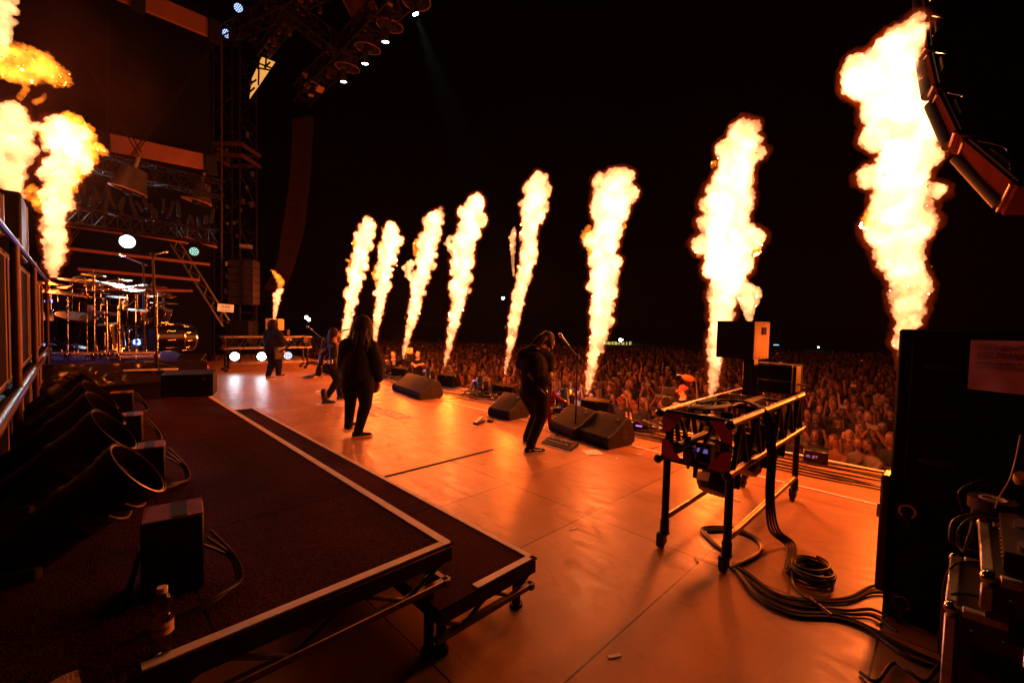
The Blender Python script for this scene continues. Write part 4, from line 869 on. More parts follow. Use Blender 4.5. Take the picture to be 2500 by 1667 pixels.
# ================================================================ TRUSS CARTS
def make_cart(L=1.98, Wd=.5, loc=(0, 0, 0), rz=0, label='', lights=True):
    o = thing('truss_cart', label, 'truss cart', loc, rz, 'truss carts on casters at the two stage ends'); T = PM[o.name]
    P = lambda x, y, z: T@V(x, y, z)
    R = T.to_3x3(); zb, zt = .70, 1.05
    for y in (0, -Wd):
        for z in (zb, zt):
            MB().cyl(P(-.06, y, z), P(L+.05, y, z), .027, n=16).build('chord_tube', M['rail'], o)
            for x in (-.07, L+.06): MB().lathe([(.001, -.01), (.03, -.01), (.033, .012), (.02, .03), (.001, .03)], P(x, y, z), R@V(-1 if x < 0 else 1, 0, 0), 14).build('end_cap', M['plastic'], o)
        mb = MB()
        n = 6
        for k in range(n):
            x0, x1 = L*(k+.06)/n, L*(k+.94)/n; m_ = (x0+x1)/2
            for a, b in (((x0, zb), (m_, zt)), ((m_, zt), (x1, zb))):
                p, q = P(a[0], y, a[1]), P(b[0], y, b[1]); mb.box((p+q)/2, (.022, .03, (q-p).length), basis(q-p, R@V(0, 1, 0)))
        mb.build('side_lacing', M['black'], o)
    for x in (0, L):
        for z in (zb, zt): MB().cyl(P(x, 0, z), P(x, -Wd, z), .022, n=12).build('cross_tube', M['black'], o)
        for y in (-.05, -Wd+.05): MB().box(P(x, y, (zb+zt)/2), (.03, .055, zt-zb-.03), R, bev=.004).build('end_post', M['black'], o)
        mb = MB()
        for s_ in (-1, 1): 
            p, q = P(x, -Wd/2, zb), P(x, -Wd/2+s_*.13, zt); mb.box((p+q)/2, (.02, .028, (q-p).length), basis(q-p, R@V(1, 0, 0)))
        mb.build('end_lacing', M['black'], o)
        # red hazard corner gussets
        xs = -.02 if x == 0 else L+.02
        for y, s_ in ((0, -1), (-Wd, 1)):
            for z, t_ in ((zb, 1), (zt, -1)):
                pts = [(y+s_*.0, z), (y+s_*.15, z), (y+s_*.15, z+t_*.018), (y+s_*.055, z+t_*.14), (y, z+t_*.15)]
                vs = [P(xs-.003, a, b) for a, b in pts]+[P(xs+.003, a, b) for a, b in pts]; n = 5
                MB().add(vs, [tuple(range(n)), tuple(range(n, 2*n))[::-1]]+[(i, (i+1) % n, (i+1) % n+n, i+n) for i in range(n)]).build('red_corner_plate', M['redtape'], o, False)
    for y in (-.02, -.25, -Wd+.02): MB().cyl(P(L*.33 if y == -.25 else L*.02, y, zt+.005) if False else P(L*.36, 0, zt), P(L*.36, -Wd, zt), .018, n=10).build('cross_tube', M['black'], o) if y == -.25 else None
    MB().cyl(P(L*.66, 0, zt), P(L*.66, -Wd, zt), .018, n=10).build('cross_tube', M['rail'], o)
    for x in (.04, L-.06):
        for y in (-.02, -Wd+.02):
            MB().cyl(P(x, y, .13), P(x, y, zb), .028, n=14).cyl(P(x, y, .1), P(x, y, .2), .034, n=14).build('leg', M['black'], o)
            w = MB().cyl(P(x-.05, y-.018, .05), P(x-.05, y+.018, .05), .05, n=20).build('caster_wheel', M['rubber'], o)
            MB().box(P(x-.02, y, .1), (.09, .07, .02), R, bev=.004).box(P(x-.045, y-.026, .07), (.06, .006, .07), R).box(P(x-.045, y+.026, .07), (.06, .006, .07), R).build('caster_fork', M['plastic'], o)
    for y in (-.02, -Wd+.02): MB().cyl(P(.04, y, .22), P(L-.06, y, .22), .024, n=12).build('lower_rail', M['rail'], o)
    return o, P, R
CL = (3.2, 1.53, 0)
cart, P, R = make_cart(loc=CL, label='large black truss cart on casters standing in front of the crowd at right')
# hanging moving-head lamps in the cart
def moving_head(label, p, r=.14, face=(-.6, 0, -1)):
    p = Vector(p); o = thing('moving_head_lamp', label, 'stage lamp', p, 0, 'lamps hanging inside the near truss cart'); f = Vector(face).normalized()
    mb = MB(); mb.lathe([(.001, -r*1.05), (r*.55, -r*1.0), (r*.95, -r*.5), (r*1.05, 0), (r*1.0, r*.5), (r*.8, r*.85), (.001, r*.9)], p, f, 12); mb.build('head', M['plastic'], o, False)
    s_ = f.cross(V(0, 0, 1)).normalized()
    mb = MB()
    for k in (-1, 1): mb.box(p+s_*k*r*1.12+V(0, 0, r*.55), (.03, .06, r*1.7), basis(V(0, 0, 1), s_), bev=.008)
    mb.box(p+V(0, 0, r*1.45), (.26, .16, .1), bev=.02); mb.build('yoke', M['matte'], o)
    MB().cyl(p+V(0, 0, r*1.6), p+V(0, 0, r*2.0), .02, n=8).box(p+V(0, 0, r*1.95), (.05, .05, .05)).build('hook_clamp', M['truss'], o)
    return o
moving_head('round black lamp hanging nearest the camera under the truss cart', P(.42, -.25, .50), .135)
moving_head('round black lamp hanging second under the truss cart', P(.98, -.3, .55), .135)
moving_head('round black lamp hanging farthest under the truss cart', P(1.42, -.32, .57), .13)
o = thing('dimmer_box', 'small black box with a purple screen inside the end of the truss cart', 'dimmer', P(.1, -.28, .74))
MB().box(P(.1, -.28, .78), (.1, .11, .15), R, bev=.01).build('casing', M['plastic'], o)
MB().box(P(.045, -.28, .80), (.006, .075, .03), R).build('screen', glow('purple_screen', (.4, .25, .9), .35), o, False)
o = thing('pipe_clamp', 'black pipe with clamp lying across the end of the truss cart', 'clamp', P(.0, -.2, .75))
MB().cyl(P(-.12, -.17, .83), P(.3, -.2, .86), .036, n=16).cyl(P(-.125, -.17, .83), P(-.1, -.17, .83), .042, n=16).build('pipe', M['plastic'], o)
MB().cyl(P(.0, -.2, .66), P(.0, -.2, .9), .012, n=8).box(P(0, -.2, .76), (.06, .07, .12), R, bev=.01).build('clamp', M['truss'], o)
mb = MB(); rnd = random.Random(2)
MB_pts = []
o = thing('fixture_clutter', 'tangle of brackets and leads inside the truss cart', 'fittings', P(1.0, -.25, .8))
for k in range(14):
    x = rnd.uniform(.3, 1.8); MB().box(P(x, rnd.uniform(-.4, -.1), rnd.uniform(.72, .98)), (rnd.uniform(.04, .14), rnd.uniform(.03, .1), rnd.uniform(.03, .1)), Matrix.Rotation(rnd.uniform(0, 3), 3, 'Z'), bev=.006).build('bracket', M['black'] if k % 3 else M['chrome'], o)
# loudspeaker flame box on post
o = thing('flame_unit', 'black box with a bright yellow side panel, raised on a square post on the cart', 'flame unit', P(1.3, -.2, 1.05))
bc = D(1812, 829, 4.35); rb = Matrix.Rotation(radians(-6), 3, 'Z')
MB().box(bc, (.34, .35, .36), rb, bev=.006).build('casing', M['matte'], o)
ex = rb@V(1, 0, 0); ey = rb@V(0, 1, 0)
MB().box(bc-ey*.179, (.335, .008, .352), rb).build('side_panel', M['yellow'], o, False)
MB().box(bc-ey*.185+ex*.04+V(0, 0, .09), (.09, .006, .07), rb).build('panel_cutout', M['matte'], o, False)
for kz in (-.16, .16):
    for ky in (-.12, -.04, .04, .12): MB().cyl(bc-ey*.182+ex*ky+V(0, 0, kz), bc-ey*.186+ex*ky+V(0, 0, kz), .005, n=6).build('rivet', M['matte'], o)
MB().box(D(1831, 920, 4.3), (.1, .1, .47), rb, bev=.006).build('post', M['black'], o)
MB().box(D(1831, 973, 4.3), (.14, .14, .02), rb).build('foot_plate', M['black'], o)
o = thing('flame_unit', 'low black box with yellow edge strips beside the square post on the cart', 'flame unit', P(1.7, -.3, 1.05))
bc = D(1893, 920, 4.45)
MB().box(bc, (.3, .39, .27), rb, bev=.006).build('casing', M['matte'], o)
ex2 = rb@V(1, 0, 0)
MB().box(bc-ey*.2, (.12, .01, .25), rb).build('edge_strip', M['yellow'], o, False)
MB().box(bc-ex2*.155+V(0, 0, .132), (.012, .4, .02), rb).box(bc-ex2*.155-V(0, 0, .02), (.012, .38, .014), rb).build('front_rail', M['rail'], o, False)
MB().box(bc-ex2*.155+ey*.13-V(0, 0, .055), (.004, .062, .04), rb).build('sticker', M['boxtop'], o, False)
MB().tube([bc-ey*.2+V(0, 0, -.05), bc-ey*.28+V(0, 0, -.05), bc-ey*.28+V(0, 0, -.14)], .012, 8).build('bracket', M['yellow'], o)
# cable looms on the cart
def cable(label, pts, r=.007, m='cable', name='cable', group=None, n=8, k=8):
    return tag(MB().tube(spline(pts, k), r, n).build(name, M[m]), label, 'cable', group)
rnd = random.Random(12); cc_ = at(1978, 1412, 0)
NTH = ['first', 'second', 'third', 'fourth', 'fifth', 'sixth', 'seventh', 'eighth', 'ninth', 'tenth']
for i in range(6):
    q = i*.011; w = .03*i
    pts = [P(1.25-q, -.1-w*.4, 1.075), P(.8, -.06-w*.3, 1.085+q*.4), P(.32+q, -.08-w, 1.09), P(.1+q*1.3, -.15-w*.5, 1.095), P(.12+q*2, -.26, 1.09), P(.36+q, -.33+w*.3, 1.092), P(.9, -.30-q, 1.08), P(1.5, -.32, 1.08)]
    cable(f'{NTH[i]} black cable of the loop coiled over the near end of the truss cart', pts, .009, group='cables looped over the truss cart')
for i in range(4):
    q = i*.013
    pts = [P(.3, -.12-q, 1.10), P(.5, -.26, 1.12), P(.62+q, -.42, 1.105), P(.6+q, -.52-q, 1.02), P(.62+q, -.56-q, .75), P(.6+q, -.57-q, .4), P(.62+q*2, -.6-q, .14), P(.7+q*2, -.7-q, .02), cc_+V(-.1+q, .12-q, .03), cc_+V(.08, .1-q, .04), cc_+V(.1, -.08, .04)]
    cable(f'{NTH[i]} black cable hanging from the cart rail down to the floor coil', pts, .009, group='cables hanging from the cart to the floor')
# floor loop and coil
for i in range(3):
    pts = [at(1780+i*4, 1385, .01), at(1850, 1352, .01+.01*i), at(1862-i*3, 1330, .01), at(1845-i*4, 1312, .01), at(1790, 1288+i*4, .01), at(1725, 1286+i*5, .012), at(1714+i*4, 1298, .01), at(1745, 1330-i*3, .01), at(1775, 1350, .01)]
    cable(f'{NTH[i]} cable of the loose loop on the floor under the cart', pts, .011, group='cables of the floor loop under the cart')
cc = at(1978, 1412, 0)
mb = MB(); pts = []
for k in range(330):
    a = k*.21; r_ = .112+.03*sin(k*.117)+.018*sin(k*.31); pts.append(cc+V(cos(a)*r_*1.05, sin(a)*r_*.95, .012+.00028*k+.004*sin(a*1.7)))
tag(mb.tube(pts, .0085, 8).build('coiled_cable', M['cable']), 'big coil of black cable lying on the floor right of the cart', 'cable')
for i, e in enumerate((0, 7, 26, 33)):
    pts = [at(1790, 1375+e*.4, .01), at(1830, 1400+e*.6, .012), at(1900, 1450+e*.5, .012), at(1990, 1462+e*.7, .014), at(2070, 1458+e*1.2, .014), at(2130, 1430+e*2.2, .014), at(2190, 1425+e*3.5, .014)]
    cable(f'{NTH[i]} cable running from the floor coil towards the black cabinet', pts, .009, group='cables running to the black cabinet')
for i in range(2):
    pts = [at(1800, 1395, .012), at(1850, 1452+i*8, .012), at(1930, 1492+i*8, .012), at(2040, 1500+i*9, .012), at(2120, 1530+i*7, .012), at(2230, 1590+i*20, .012), at(2400, 1660, .012)]
    cable(['upper','lower'][i]+' thick cable sweeping from the cart leg to the lower right corner', pts, .012, group='thick cables to the lower right corner')
cable('cable with a pale label and a plug lying across the floor coil', [at(1935, 1392, .05), at(1935, 1425, .06), at(1962, 1455, .05), at(1990, 1475, .03), at(2020, 1497, .014)], .007)
tag(MB().cyl(at(1972, 1457, .05), at(1992, 1473, .03), .011, n=10).build('cable_label', M['white']), 'pale label sleeve on the cable across the coil', 'label')
tag(MB().cyl(at(1997, 1478, .02), at(2030, 1503, .02), .017, .014, n=12).build('plug', M['plastic']), 'black plug at the end of the cable below the coil', 'plug')
# ---------------------------------------------------------------- black cabinet stack at right
o = thing('rolling_cabinet', 'tall black cabinet stack with casters on its face at the right edge', 'cabinet', (3.43, .2, 0))
FXc = 3.43
MB().box((FXc+.45, -.55, .86), (.9, 1.54, 1.72), bev=.012).build('casing', M['spk'], o)
for z0, z1 in ((.02, .62), (.66, 1.14), (1.17, 1.69)):
    MB().box((FXc-.006, -.52, (z0+z1)/2), (.02, 1.36, z1-z0), bev=.006).build('front_panel', M['spk'], o)
for z in (1.52, .98): MB().ball((FXc-.018, .02, z), (.006, .09, .028), n=20).build('handle_recess', M['plastic'], o)
MB().box((FXc+.05, .235, .5), (.16, .05, .7), bev=.012).build('side_lip', M['plastic'], o)
MB().box((FXc+.03, .265, .62), (.04, .02, .08), bev=.005).build('latch', M['chrome'], o)
for z in (.66, .12):
    c = V(FXc-.02, .135, z)
    MB().box(c, (.006, .1, .1), bev=.002).build('caster_plate', M['plastic'], o)
    MB().lathe([(.03, 0), (.04, 0), (.04, .012), (.03, .012)], c-V(.004, 0, -.01), (-1, 0, 0), 24, closed=True).build('caster_ring', M['chrome'], o)
    MB().cyl(c+V(-.05, -.012, -.03), c+V(-.05, .012, -.03), .038, n=20).build('caster_wheel', M['rubber'], o)
    MB().box(c+V(-.03, .016, -.015), (.06, .004, .03)).box(c+V(-.03, -.016, -.015), (.06, .004, .03)).build('caster_fork', M['black'], o)
# taped running notes
NX = 3.405
nt_ = thing('paper_note', 'large sheet of cue notes taped to the tall black cabinet', 'paper', V(NX, -.2, 1.5))
a, b, c, d_ = atX(2370, 830, NX), atX(2362, 949, NX), atX(2515, 965, NX), atX(2515, 833, NX); G = 16; vs = []
for i in range(G+1):
    for j in range(G+1): p = a.lerp(d_, i/G).lerp(b.lerp(c, i/G), j/G); vs.append(p+V(-.006-.006*noise.noise(p*9), 0, 0))
mb = MB().add(vs+[v+V(.002, 0, 0) for v in vs], [(i*(G+1)+j, (i+1)*(G+1)+j, (i+1)*(G+1)+j+1, i*(G+1)+j+1) for i in range(G) for j in range(G)]+[(i*(G+1)+j+289, i*(G+1)+j+290, (i+1)*(G+1)+j+290, (i+1)*(G+1)+j+289) for i in range(G) for j in range(G)])
mb.build('sheet', mat('paper_pink_light', (.92, .45, .55), .7, var=.12, scale=6), nt_)  # pink stands for the reddish light falling on the sheet
lines = [('OUTCAST - BIG + I AM UNSTOPPABLE', 842), ('GREAT UNKNOWN - ONLY SURVIVE DEEP', 847), ('GOING FOR IT', 851), ('DARK HORSE - 1, 2, 3, MOVE', 859), ('OUT OF CONTROL - 4 X INTRO + HARDSTYLE', 863), ('MERCY - BELL TOLLS + BREAKDOWN 2, 3', 867), ('AFTERMATH - TRIUMPH OVER TRAGEDY +', 871), ('YEAH', 875), ('ENGINE - FREIGHT TRAIN YEAH + FULL SPEED', 884), ('AHEAD (CHEER)', 888), ('DEATH GRIP - BRING IT', 896)]
for s_, y_ in lines:
    t_ = text(s_, 'note_line', .0135, atX(2387-(y_-842)*.08, y_, NX-.017), atX(2480, y_+4.5, NX)-atX(2387, y_, NX), V(0, 0, 1), M['matte'], nt_, th=.0003, align='LEFT', width=1.22)
# ---------------------------------------------------------------- flight cases in the corner
M['caseply'] = mat('flight_case_laminate', (.05, .03, .028), .45, var=.2, scale=10)
def corner_case(name, label, A, B, Cc, h, lid=.0, cat='flight case'):
    """A near left top corner, B far left top corner, Cc near right top corner"""
    A, B, Cc = Vector(A), Vector(B), Vector(Cc); o = thing(name, label, cat, V(A.x, A.y, A.z-h)); dn_ = V(0, 0, -h)
    T = B+(Cc-A); vs = [A, B, T, Cc]; vs += [v+dn_ for v in vs]
    MB().add(vs, [(0, 1, 2, 3), (7, 6, 5, 4), (0, 4, 5, 1), (1, 5, 6, 2), (2, 6, 7, 3), (3, 7, 4, 0)]).build('case_body', M['caseply'], o, False)
    for p, q in ((A, B), (A, Cc), (B, T), (A, A+dn_), (Cc, Cc+dn_)):
        u = (q-p).normalized(); L = (q-p).length; mid = (p+q)/2; Bm = basis(u, V(0, 0, 1) if abs(u.z) < .9 else (B-A))
        mb = MB(); mb.box(mid+Bm@V(0, 0, 0), (.03, .03, L-.05), Bm, bev=.004)
        mb.build('edge_extrusion', M['alu'], o)
        rv = MB()
        for k in range(int(L/.06)): c = p+u*(.04+.06*k); rv.ball(c+Bm@V(.014, .014, 0), .005, n=6)
    for p in (A, B, Cc): MB().ball(p, .021, n=14).build('ball_corner', M['chrome'], o)
    s_ = (Cc-A).normalized()
    for k in range(6): MB().ball(A+s_*(.05+.07*k)+V(-.012, 0, -.045), .006, n=8).build('rivet', M['chrome'], o)
    MB().box(A+s_*.2+V(-.012, 0, -.14), (.012, .3, .07), Matrix((V(s_.y, -s_.x, 0), s_, V(0, 0, 1))).transposed()).build('side_rail', M['frame'], o)
    return o
zc = .78
corner_case('flight_case', 'lower flight case with aluminium edges in the bottom right corner', at(2322, 1482, zc), at(2332, 1362, zc), at(2520, 1548, zc), .7)
corner_case('flight_case', 'upper open flight case tray standing on the lower case at the right edge', at(2412, 1408, .93), at(2400, 1278, .93), at(2530, 1442, .93), .13)
o = thing('audio_rack_unit', 'small black rack unit with knobs on top of the flight cases', 'rack unit', at(2460, 1350, .98))
a = [at(2452, 1345, 1.0), at(2440, 1248, 1.0), at(2530, 1262, 1.0), at(2530, 1362, 1.0)]; MB().add(a+[p-V(0, 0, .06) for p in a], [(0, 1, 2, 3), (0, 4, 5, 1), (3, 7, 4, 0), (1, 5, 6, 2), (2, 6, 7, 3), (7, 6, 5, 4)]).build('casing', M['tube'], o, False)
for k in range(9): MB().cyl(at(2443+k*1.0, 1262+k*9, 1.0)-V(0, 0, .03)-V(.01, 0, 0), at(2443+k*1.0, 1262+k*9, 1.0)-V(.02, 0, .03), .006, n=8).build('connector', M['rail'], o)
MB().cyl(at(2490, 1275, 1.0), at(2490, 1275, 1.018), .016, n=14).build('knob', M['white'], o); MB().cyl(at(2498, 1328, 1.0), at(2498, 1328, 1.018), .012, n=14).build('knob', M['white'], o)
tp_ = thing('tape_roll', 'roll of tape lying on its side on the equipment at the right', 'tape roll', at(2424, 1230, .99)); c = at(2424, 1226, 1.0)
MB().lathe([(.04, 0), (.075, 0), (.075, .045), (.04, .045)], c-V(0, 0, .03), (0, 0, 1), 36, closed=True).build('tape', M['tube'], tp_)
MB().lathe([(.036, .0), (.041, .0), (.041, .047), (.036, .047)], c-V(0, 0, .03), (0, 0, 1), 36, closed=True).build('core', M['paper'], tp_)
MB().box(c-V(0, 0, .1), (.12, .12, .13), bev=.01).build('stand_block', M['matte'], tp_)
tag(MB().ball(at(2490, 1168, 1.1), (.022, .022, .03), n=10).cyl(at(2490, 1168, 1.1), at(2492, 1160, 1.13), .012, .018, n=10).build('yellow_plug', mat('yellow_plastic', (.7, .45, .05), .4)), 'small yellow plug at the right edge above the rack unit', 'plug')
def pc(label, pts, r, z0=.9, m='cable'):
    return cable(label, [at(x, y, z) for x, y, z in pts], r, m)
pc('black cable arching left over the flight case edge from the tape roll', [(2420, 1262, .98), (2370, 1256, .99), (2330, 1270, .97), (2320, 1300, .94), (2330, 1330, .9), (2400, 1350, .88), (2500, 1360, .88)], .006)
pc('black cable loop inside the arching cable beside the flight case', [(2440, 1268, .98), (2380, 1262, 1.0), (2345, 1285, .98), (2338, 1320, .92), (2352, 1345, .9), (2362, 1320, .95), (2375, 1275, .99)], .005)
pc('cable lying across the lid of the lower flight case', [(2460, 1470, .8), (2390, 1455, .8), (2340, 1448, .8), (2315, 1460, .77), (2302, 1500, .6), (2298, 1560, .4)], .005)
pc('cable hanging down the left side of the lower flight case', [(2420, 1372, .82), (2350, 1372, .81), (2322, 1385, .8), (2305, 1430, .7), (2298, 1520, .45), (2292, 1580, .3), (2305, 1620, .2)], .005)
pc('thin cable curving up behind the tape roll', [(2352, 1250, 1.0), (2340, 1205, 1.1), (2365, 1182, 1.12), (2410, 1170, 1.12), (2450, 1175, 1.1)], .003)
pc('thin goose-neck lead rising past the tape roll', [(2430, 1240, 1.0), (2442, 1210, 1.08), (2465, 1170, 1.15), (2480, 1120, 1.2), (2492, 1060, 1.3)], .003, m='piping')
tag(MB().cyl(at(2388, 1262, .995), at(2404, 1264, .995), .009, n=8).build('red_cable_band', M['redpaint']), 'red band on the cable above the open flight case', 'band')
tag(MB().tube(spline([at(2100+40*k, 1640+25*sin(k*2.1), .012+.01*(k % 2)) for k in range(9)], 8), .009, 8).build('cable', M['cable']), 'cable bundle snaking along the bottom edge beside the flight case', 'cable')
tag(MB().box(at(2270, 1060, 1.12)+V(.3, 0, 0)*0, (.08, .3, .03), Matrix.Rotation(.4, 3, 'X')).build('hanging_strap', M['tube']), 'dark strap end hanging on the face of the tall cabinet', 'strap')

# ================================================================ WEDGES, PEDALS, STANDS
def wedge(label, A, B, dep=.56, h=.40, group='stage monitor wedges on the stage floor'):
    """A = px of the near lower corner (upstage side) of the visible end, B = the same corner of the far end (floor points)"""
    A, B = Vector(A), Vector(B); u = (B-A); L = u.length; u.normalize(); f = V(u.y, -u.x, 0)   # f points to the audience
    if f.x < 0: f = -f
    o = thing('monitor_wedge', label, 'loudspeaker', A, math.atan2(u.y, u.x), group)
    prof = [(0, .03), (.02, 0), (dep*.86, 0), (dep, .05), (dep*1.0, .16), (dep*.88, h*.82), (dep*.76, h), (dep*.7, h*.985), (.3*dep, h*.56), (.02, .16), (-.01, .1)]
    def ring(t, s_=1., off=0.): 
        cx, cz = dep*.5, h*.4
        return [A+u*t+f*(cx+(a-cx)*s_)+V(0, 0, cz+(b-cz)*s_) for a, b in prof]
    MB().loft([ring(.012, .965), ring(.02), ring(L-.02), ring(L-.012, .965)]).build('body', M['grille'], o)
    for t, s2 in ((0, -1), (L, 1)):
        sp = MB().loft([ring(t-.0*s2, .95), ring(t-.018*s2, 1.012), ring(t-.03*s2, 1.012)]).build('end_panel', M['side'], o)
        for z_, w in ((.055, 0), (.0, 1)):
            ctr = A+u*(t+s2*.001)+f*dep*.6+V(0, 0, h*.42)
            r_ = .062; sg_ = 1 if w == 0 else -1
            pts = [(r_*cos(pi*k/10), sg_*(.012+r_*sin(pi*k/10))) for k in range(11)]
            MB().prism(pts, ctr, f, V(0, 0, 1), .006).build('handle_hole', M['plastic'], sp, False)
    MB().box(A+u*L*.22+f*dep*.6+V(0, 0, h*.9), (.05, .012, .035), Matrix((u, f, V(0, 0, 1))).transposed()).build('badge', M['chrome'], o)
    return o
wedge('long double monitor wedge beside the painted logo, farthest of the front row', at(1024, 977), at(957, 952))
wedge('monitor wedge left of the bowed guitarist\'s legs', at(1243, 1028), at(1190, 1015))
wedge('rear monitor wedge of the pair behind the microphone stand', at(1398, 1075), at(1338, 1048))
wedge('front monitor wedge of the pair, nearest to the truss cart', at(1483, 1099), at(1410, 1074))
wedge('monitor wedge half hidden behind the singer\'s legs', at(812, 917), at(782, 905))
w_ = thing('monitor_wedge', 'large dark monitor wedge on the riser in front of the drum riser', 'loudspeaker', at(392, 970, .58), 0, 'stage monitor wedges on the stage floor')
A, B = at(392, 972, .58), at(520, 966, .58); u = (B-A).normalized(); f = V(-u.y, u.x, 0)
MB().loft([[A+u*t+f*a+V(0, 0, b) for a, b in ((0, .02), (.03, 0), (.5, 0), (.5, .2), (.38, .33), (.3, .34), (.03, .3))] for t in (0, .02, (B-A).length-.02, (B-A).length)]).build('body', M['spk'], w_)
MB().cyl(B-u*.1+V(0, 0, .24)-f*.01, B-u*.1+V(0, 0, .24)+f*.02, .022, n=16).build('socket', M['chrome'], w_)
o = thing('monitor_wedge', 'small wedge with a pale sloped top standing right of the bass drums', 'loudspeaker', D(465, 890, 8.2), 0, 'stage monitor wedges on the stage floor')
c = D(465, 876, 8.2); Rw = Matrix.Rotation(-.6, 3, 'Z')
MB().box(c-V(0, 0, .12), (.42, .36, .2), Rw, bev=.02).build('body', M['spk'], o); MB().box(c+V(0, 0, .015), (.42, .3, .02), Rw@Matrix.Rotation(.5, 3, 'X')).build('grille', M['side'], o)
tag(MB().box(D(467, 893, 8.0), (.42, .2, .14), Rw, bev=.01).build('equipment_box', M['tube']), 'small box under the pale-topped wedge by the drum riser', 'box')
tag(MB().box(D(370, 902, 7.3), (.7, .12, .02), Matrix.Rotation(-.3, 3, 'Z')).build('setlist', M['paper']), 'white paper lying on the edge of the drum riser', 'paper')
tag(MB().ball(D(506, 895, 9.5), .035, n=10).build('red_light', glow('red_dot', (1, .02, .01), 1.2)), 'tiny red light at the right end of the drum riser', 'light')
boom('microphone_stand', 'microphone stand with boom between the bowed guitarist and the wedges', at(1404, 1062), D(1410, 870, 5.9), D(1380, 833, 5.95), .011)
boom('microphone_stand', 'microphone stand with a long boom at the singer\'s left side', at(777, 920), D(787, 826, 9.6), D(757, 802, 9.8), .012)
# pedal board
o = thing('pedalboard', 'effects pedal board with pale edge in front of the bowed guitarist', 'pedal board', at(1360, 1085))
a, b, c_ = at(1322, 1083), at(1392, 1103), at(1413, 1088); d_ = a+(c_-b); u = (b-a).normalized(); f = (c_-b).normalized(); h = V(0, 0, .05)
MB().add([a, b, c_, d_]+[p+h*(.6 if i < 2 else 1) for i, p in enumerate((a, b, c_, d_))], [(3, 2, 1, 0), (4, 5, 6, 7), (0, 1, 5, 4), (1, 2, 6, 5), (2, 3, 7, 6), (3, 0, 4, 7)]).build('board', M['plastic'], o, False)
for r_ in range(2):
    for k in range(6):
        p = a.lerp(b, (k+.6)/6.8).lerp(d_.lerp(c_, (k+.6)/6.8), .3+.4*r_)+h*(.85+.15*r_)
        pd = MB().box(p, (.07, .055, .03), Matrix((u, f, V(0, 0, 1))).transposed(), bev=.005).build('pedal', M['rail'] if r_ else M['brass'], o); MB().cyl(p+V(0, 0, .015), p+V(0, 0, .03), .009, n=8).build('footswitch', M['chrome'], pd)
MB().box((a+b)/2-f*.02+V(0, 0, .006), ((b-a).length, .03, .01), Matrix((u, f, V(0, 0, 1))).transposed()).build('edge_tape', M['white'], o)
o = thing('expression_pedal', 'small black foot pedal lying alone on the bright stage floor', 'pedal', at(1165, 1035))
a, b = at(1155, 1039), at(1185, 1028); u = (b-a).normalized(); f = V(-u.y, u.x, 0); Rm = Matrix((u, f, V(0, 0, 1))).transposed()
MB().box((a+b)/2+V(0, 0, .02), (.26, .09, .035), Rm, bev=.006).build('base', M['plastic'], o); MB().box((a+b)/2+V(0, 0, .065)-u*.02, (.25, .08, .02), Rm@Matrix.Rotation(-.25, 3, 'Y'), bev=.006).build('treadle', M['plastic'], o)
MB().box(a+V(0, 0, .004)-u*.02, (.08, .12, .006), Rm).build('tape', M['white'], o)
tag(MB().box(b+f*-.1+V(0, 0, .02), (.07, .1, .035), Rm, bev=.006).build('effects_pedal', M['plastic']), 'tiny black effects pedal beside the foot pedal', 'pedal')
def sheet(label, pts, z=.007, m='paper'):
    a = [at(x, y, z) for x, y in pts]; return tag(MB().add(a+[p-V(0, 0, .004) for p in a], [(0, 1, 2, 3), (7, 6, 5, 4), (0, 4, 5, 1), (1, 5, 6, 2), (2, 6, 7, 3), (3, 7, 4, 0)]).build('setlist', M[m], None, False), label, 'paper')
sheet('white set list sheet on the floor in front of the wedge pair', [(1420, 1099), (1434, 1110), (1475, 1108), (1456, 1097)])
sheet('small white tape cross mark behind the guitarist\'s knee', [(1320, 1040), (1326, 1045), (1333, 1043), (1327, 1038)])
sheet('small white mark left of the long double wedge', [(948, 955), (955, 959), (966, 957), (957, 952)])
o = thing('effects_board', 'pale-edged pedal board on the floor beside the singer\'s wedge', 'pedal board', at(760, 916))
MB().box(at(760, 918, .03), (.5, .32, .05), Matrix.Rotation(.9, 3, 'Z'), bev=.01).build('board', M['white'], o); MB().box(at(760, 917, .062), (.42, .24, .02), Matrix.Rotation(.9, 3, 'Z')).build('pedal_row', M['plastic'], o)
# small beer bottles/cups on the lip
for i, x in enumerate((1528, 1538)):
    p = atX(x, 1030, 6.55); p.z = 0
    tag(MB().lathe([(.001, 0), (.032, 0), (.033, .15), (.013, .2), (.013, .25), (.001, .25)], p, n=14).build('bottle', M['label']), ['left', 'right'][i]+' small bottle standing on the stage lip behind the wedges', 'bottle')
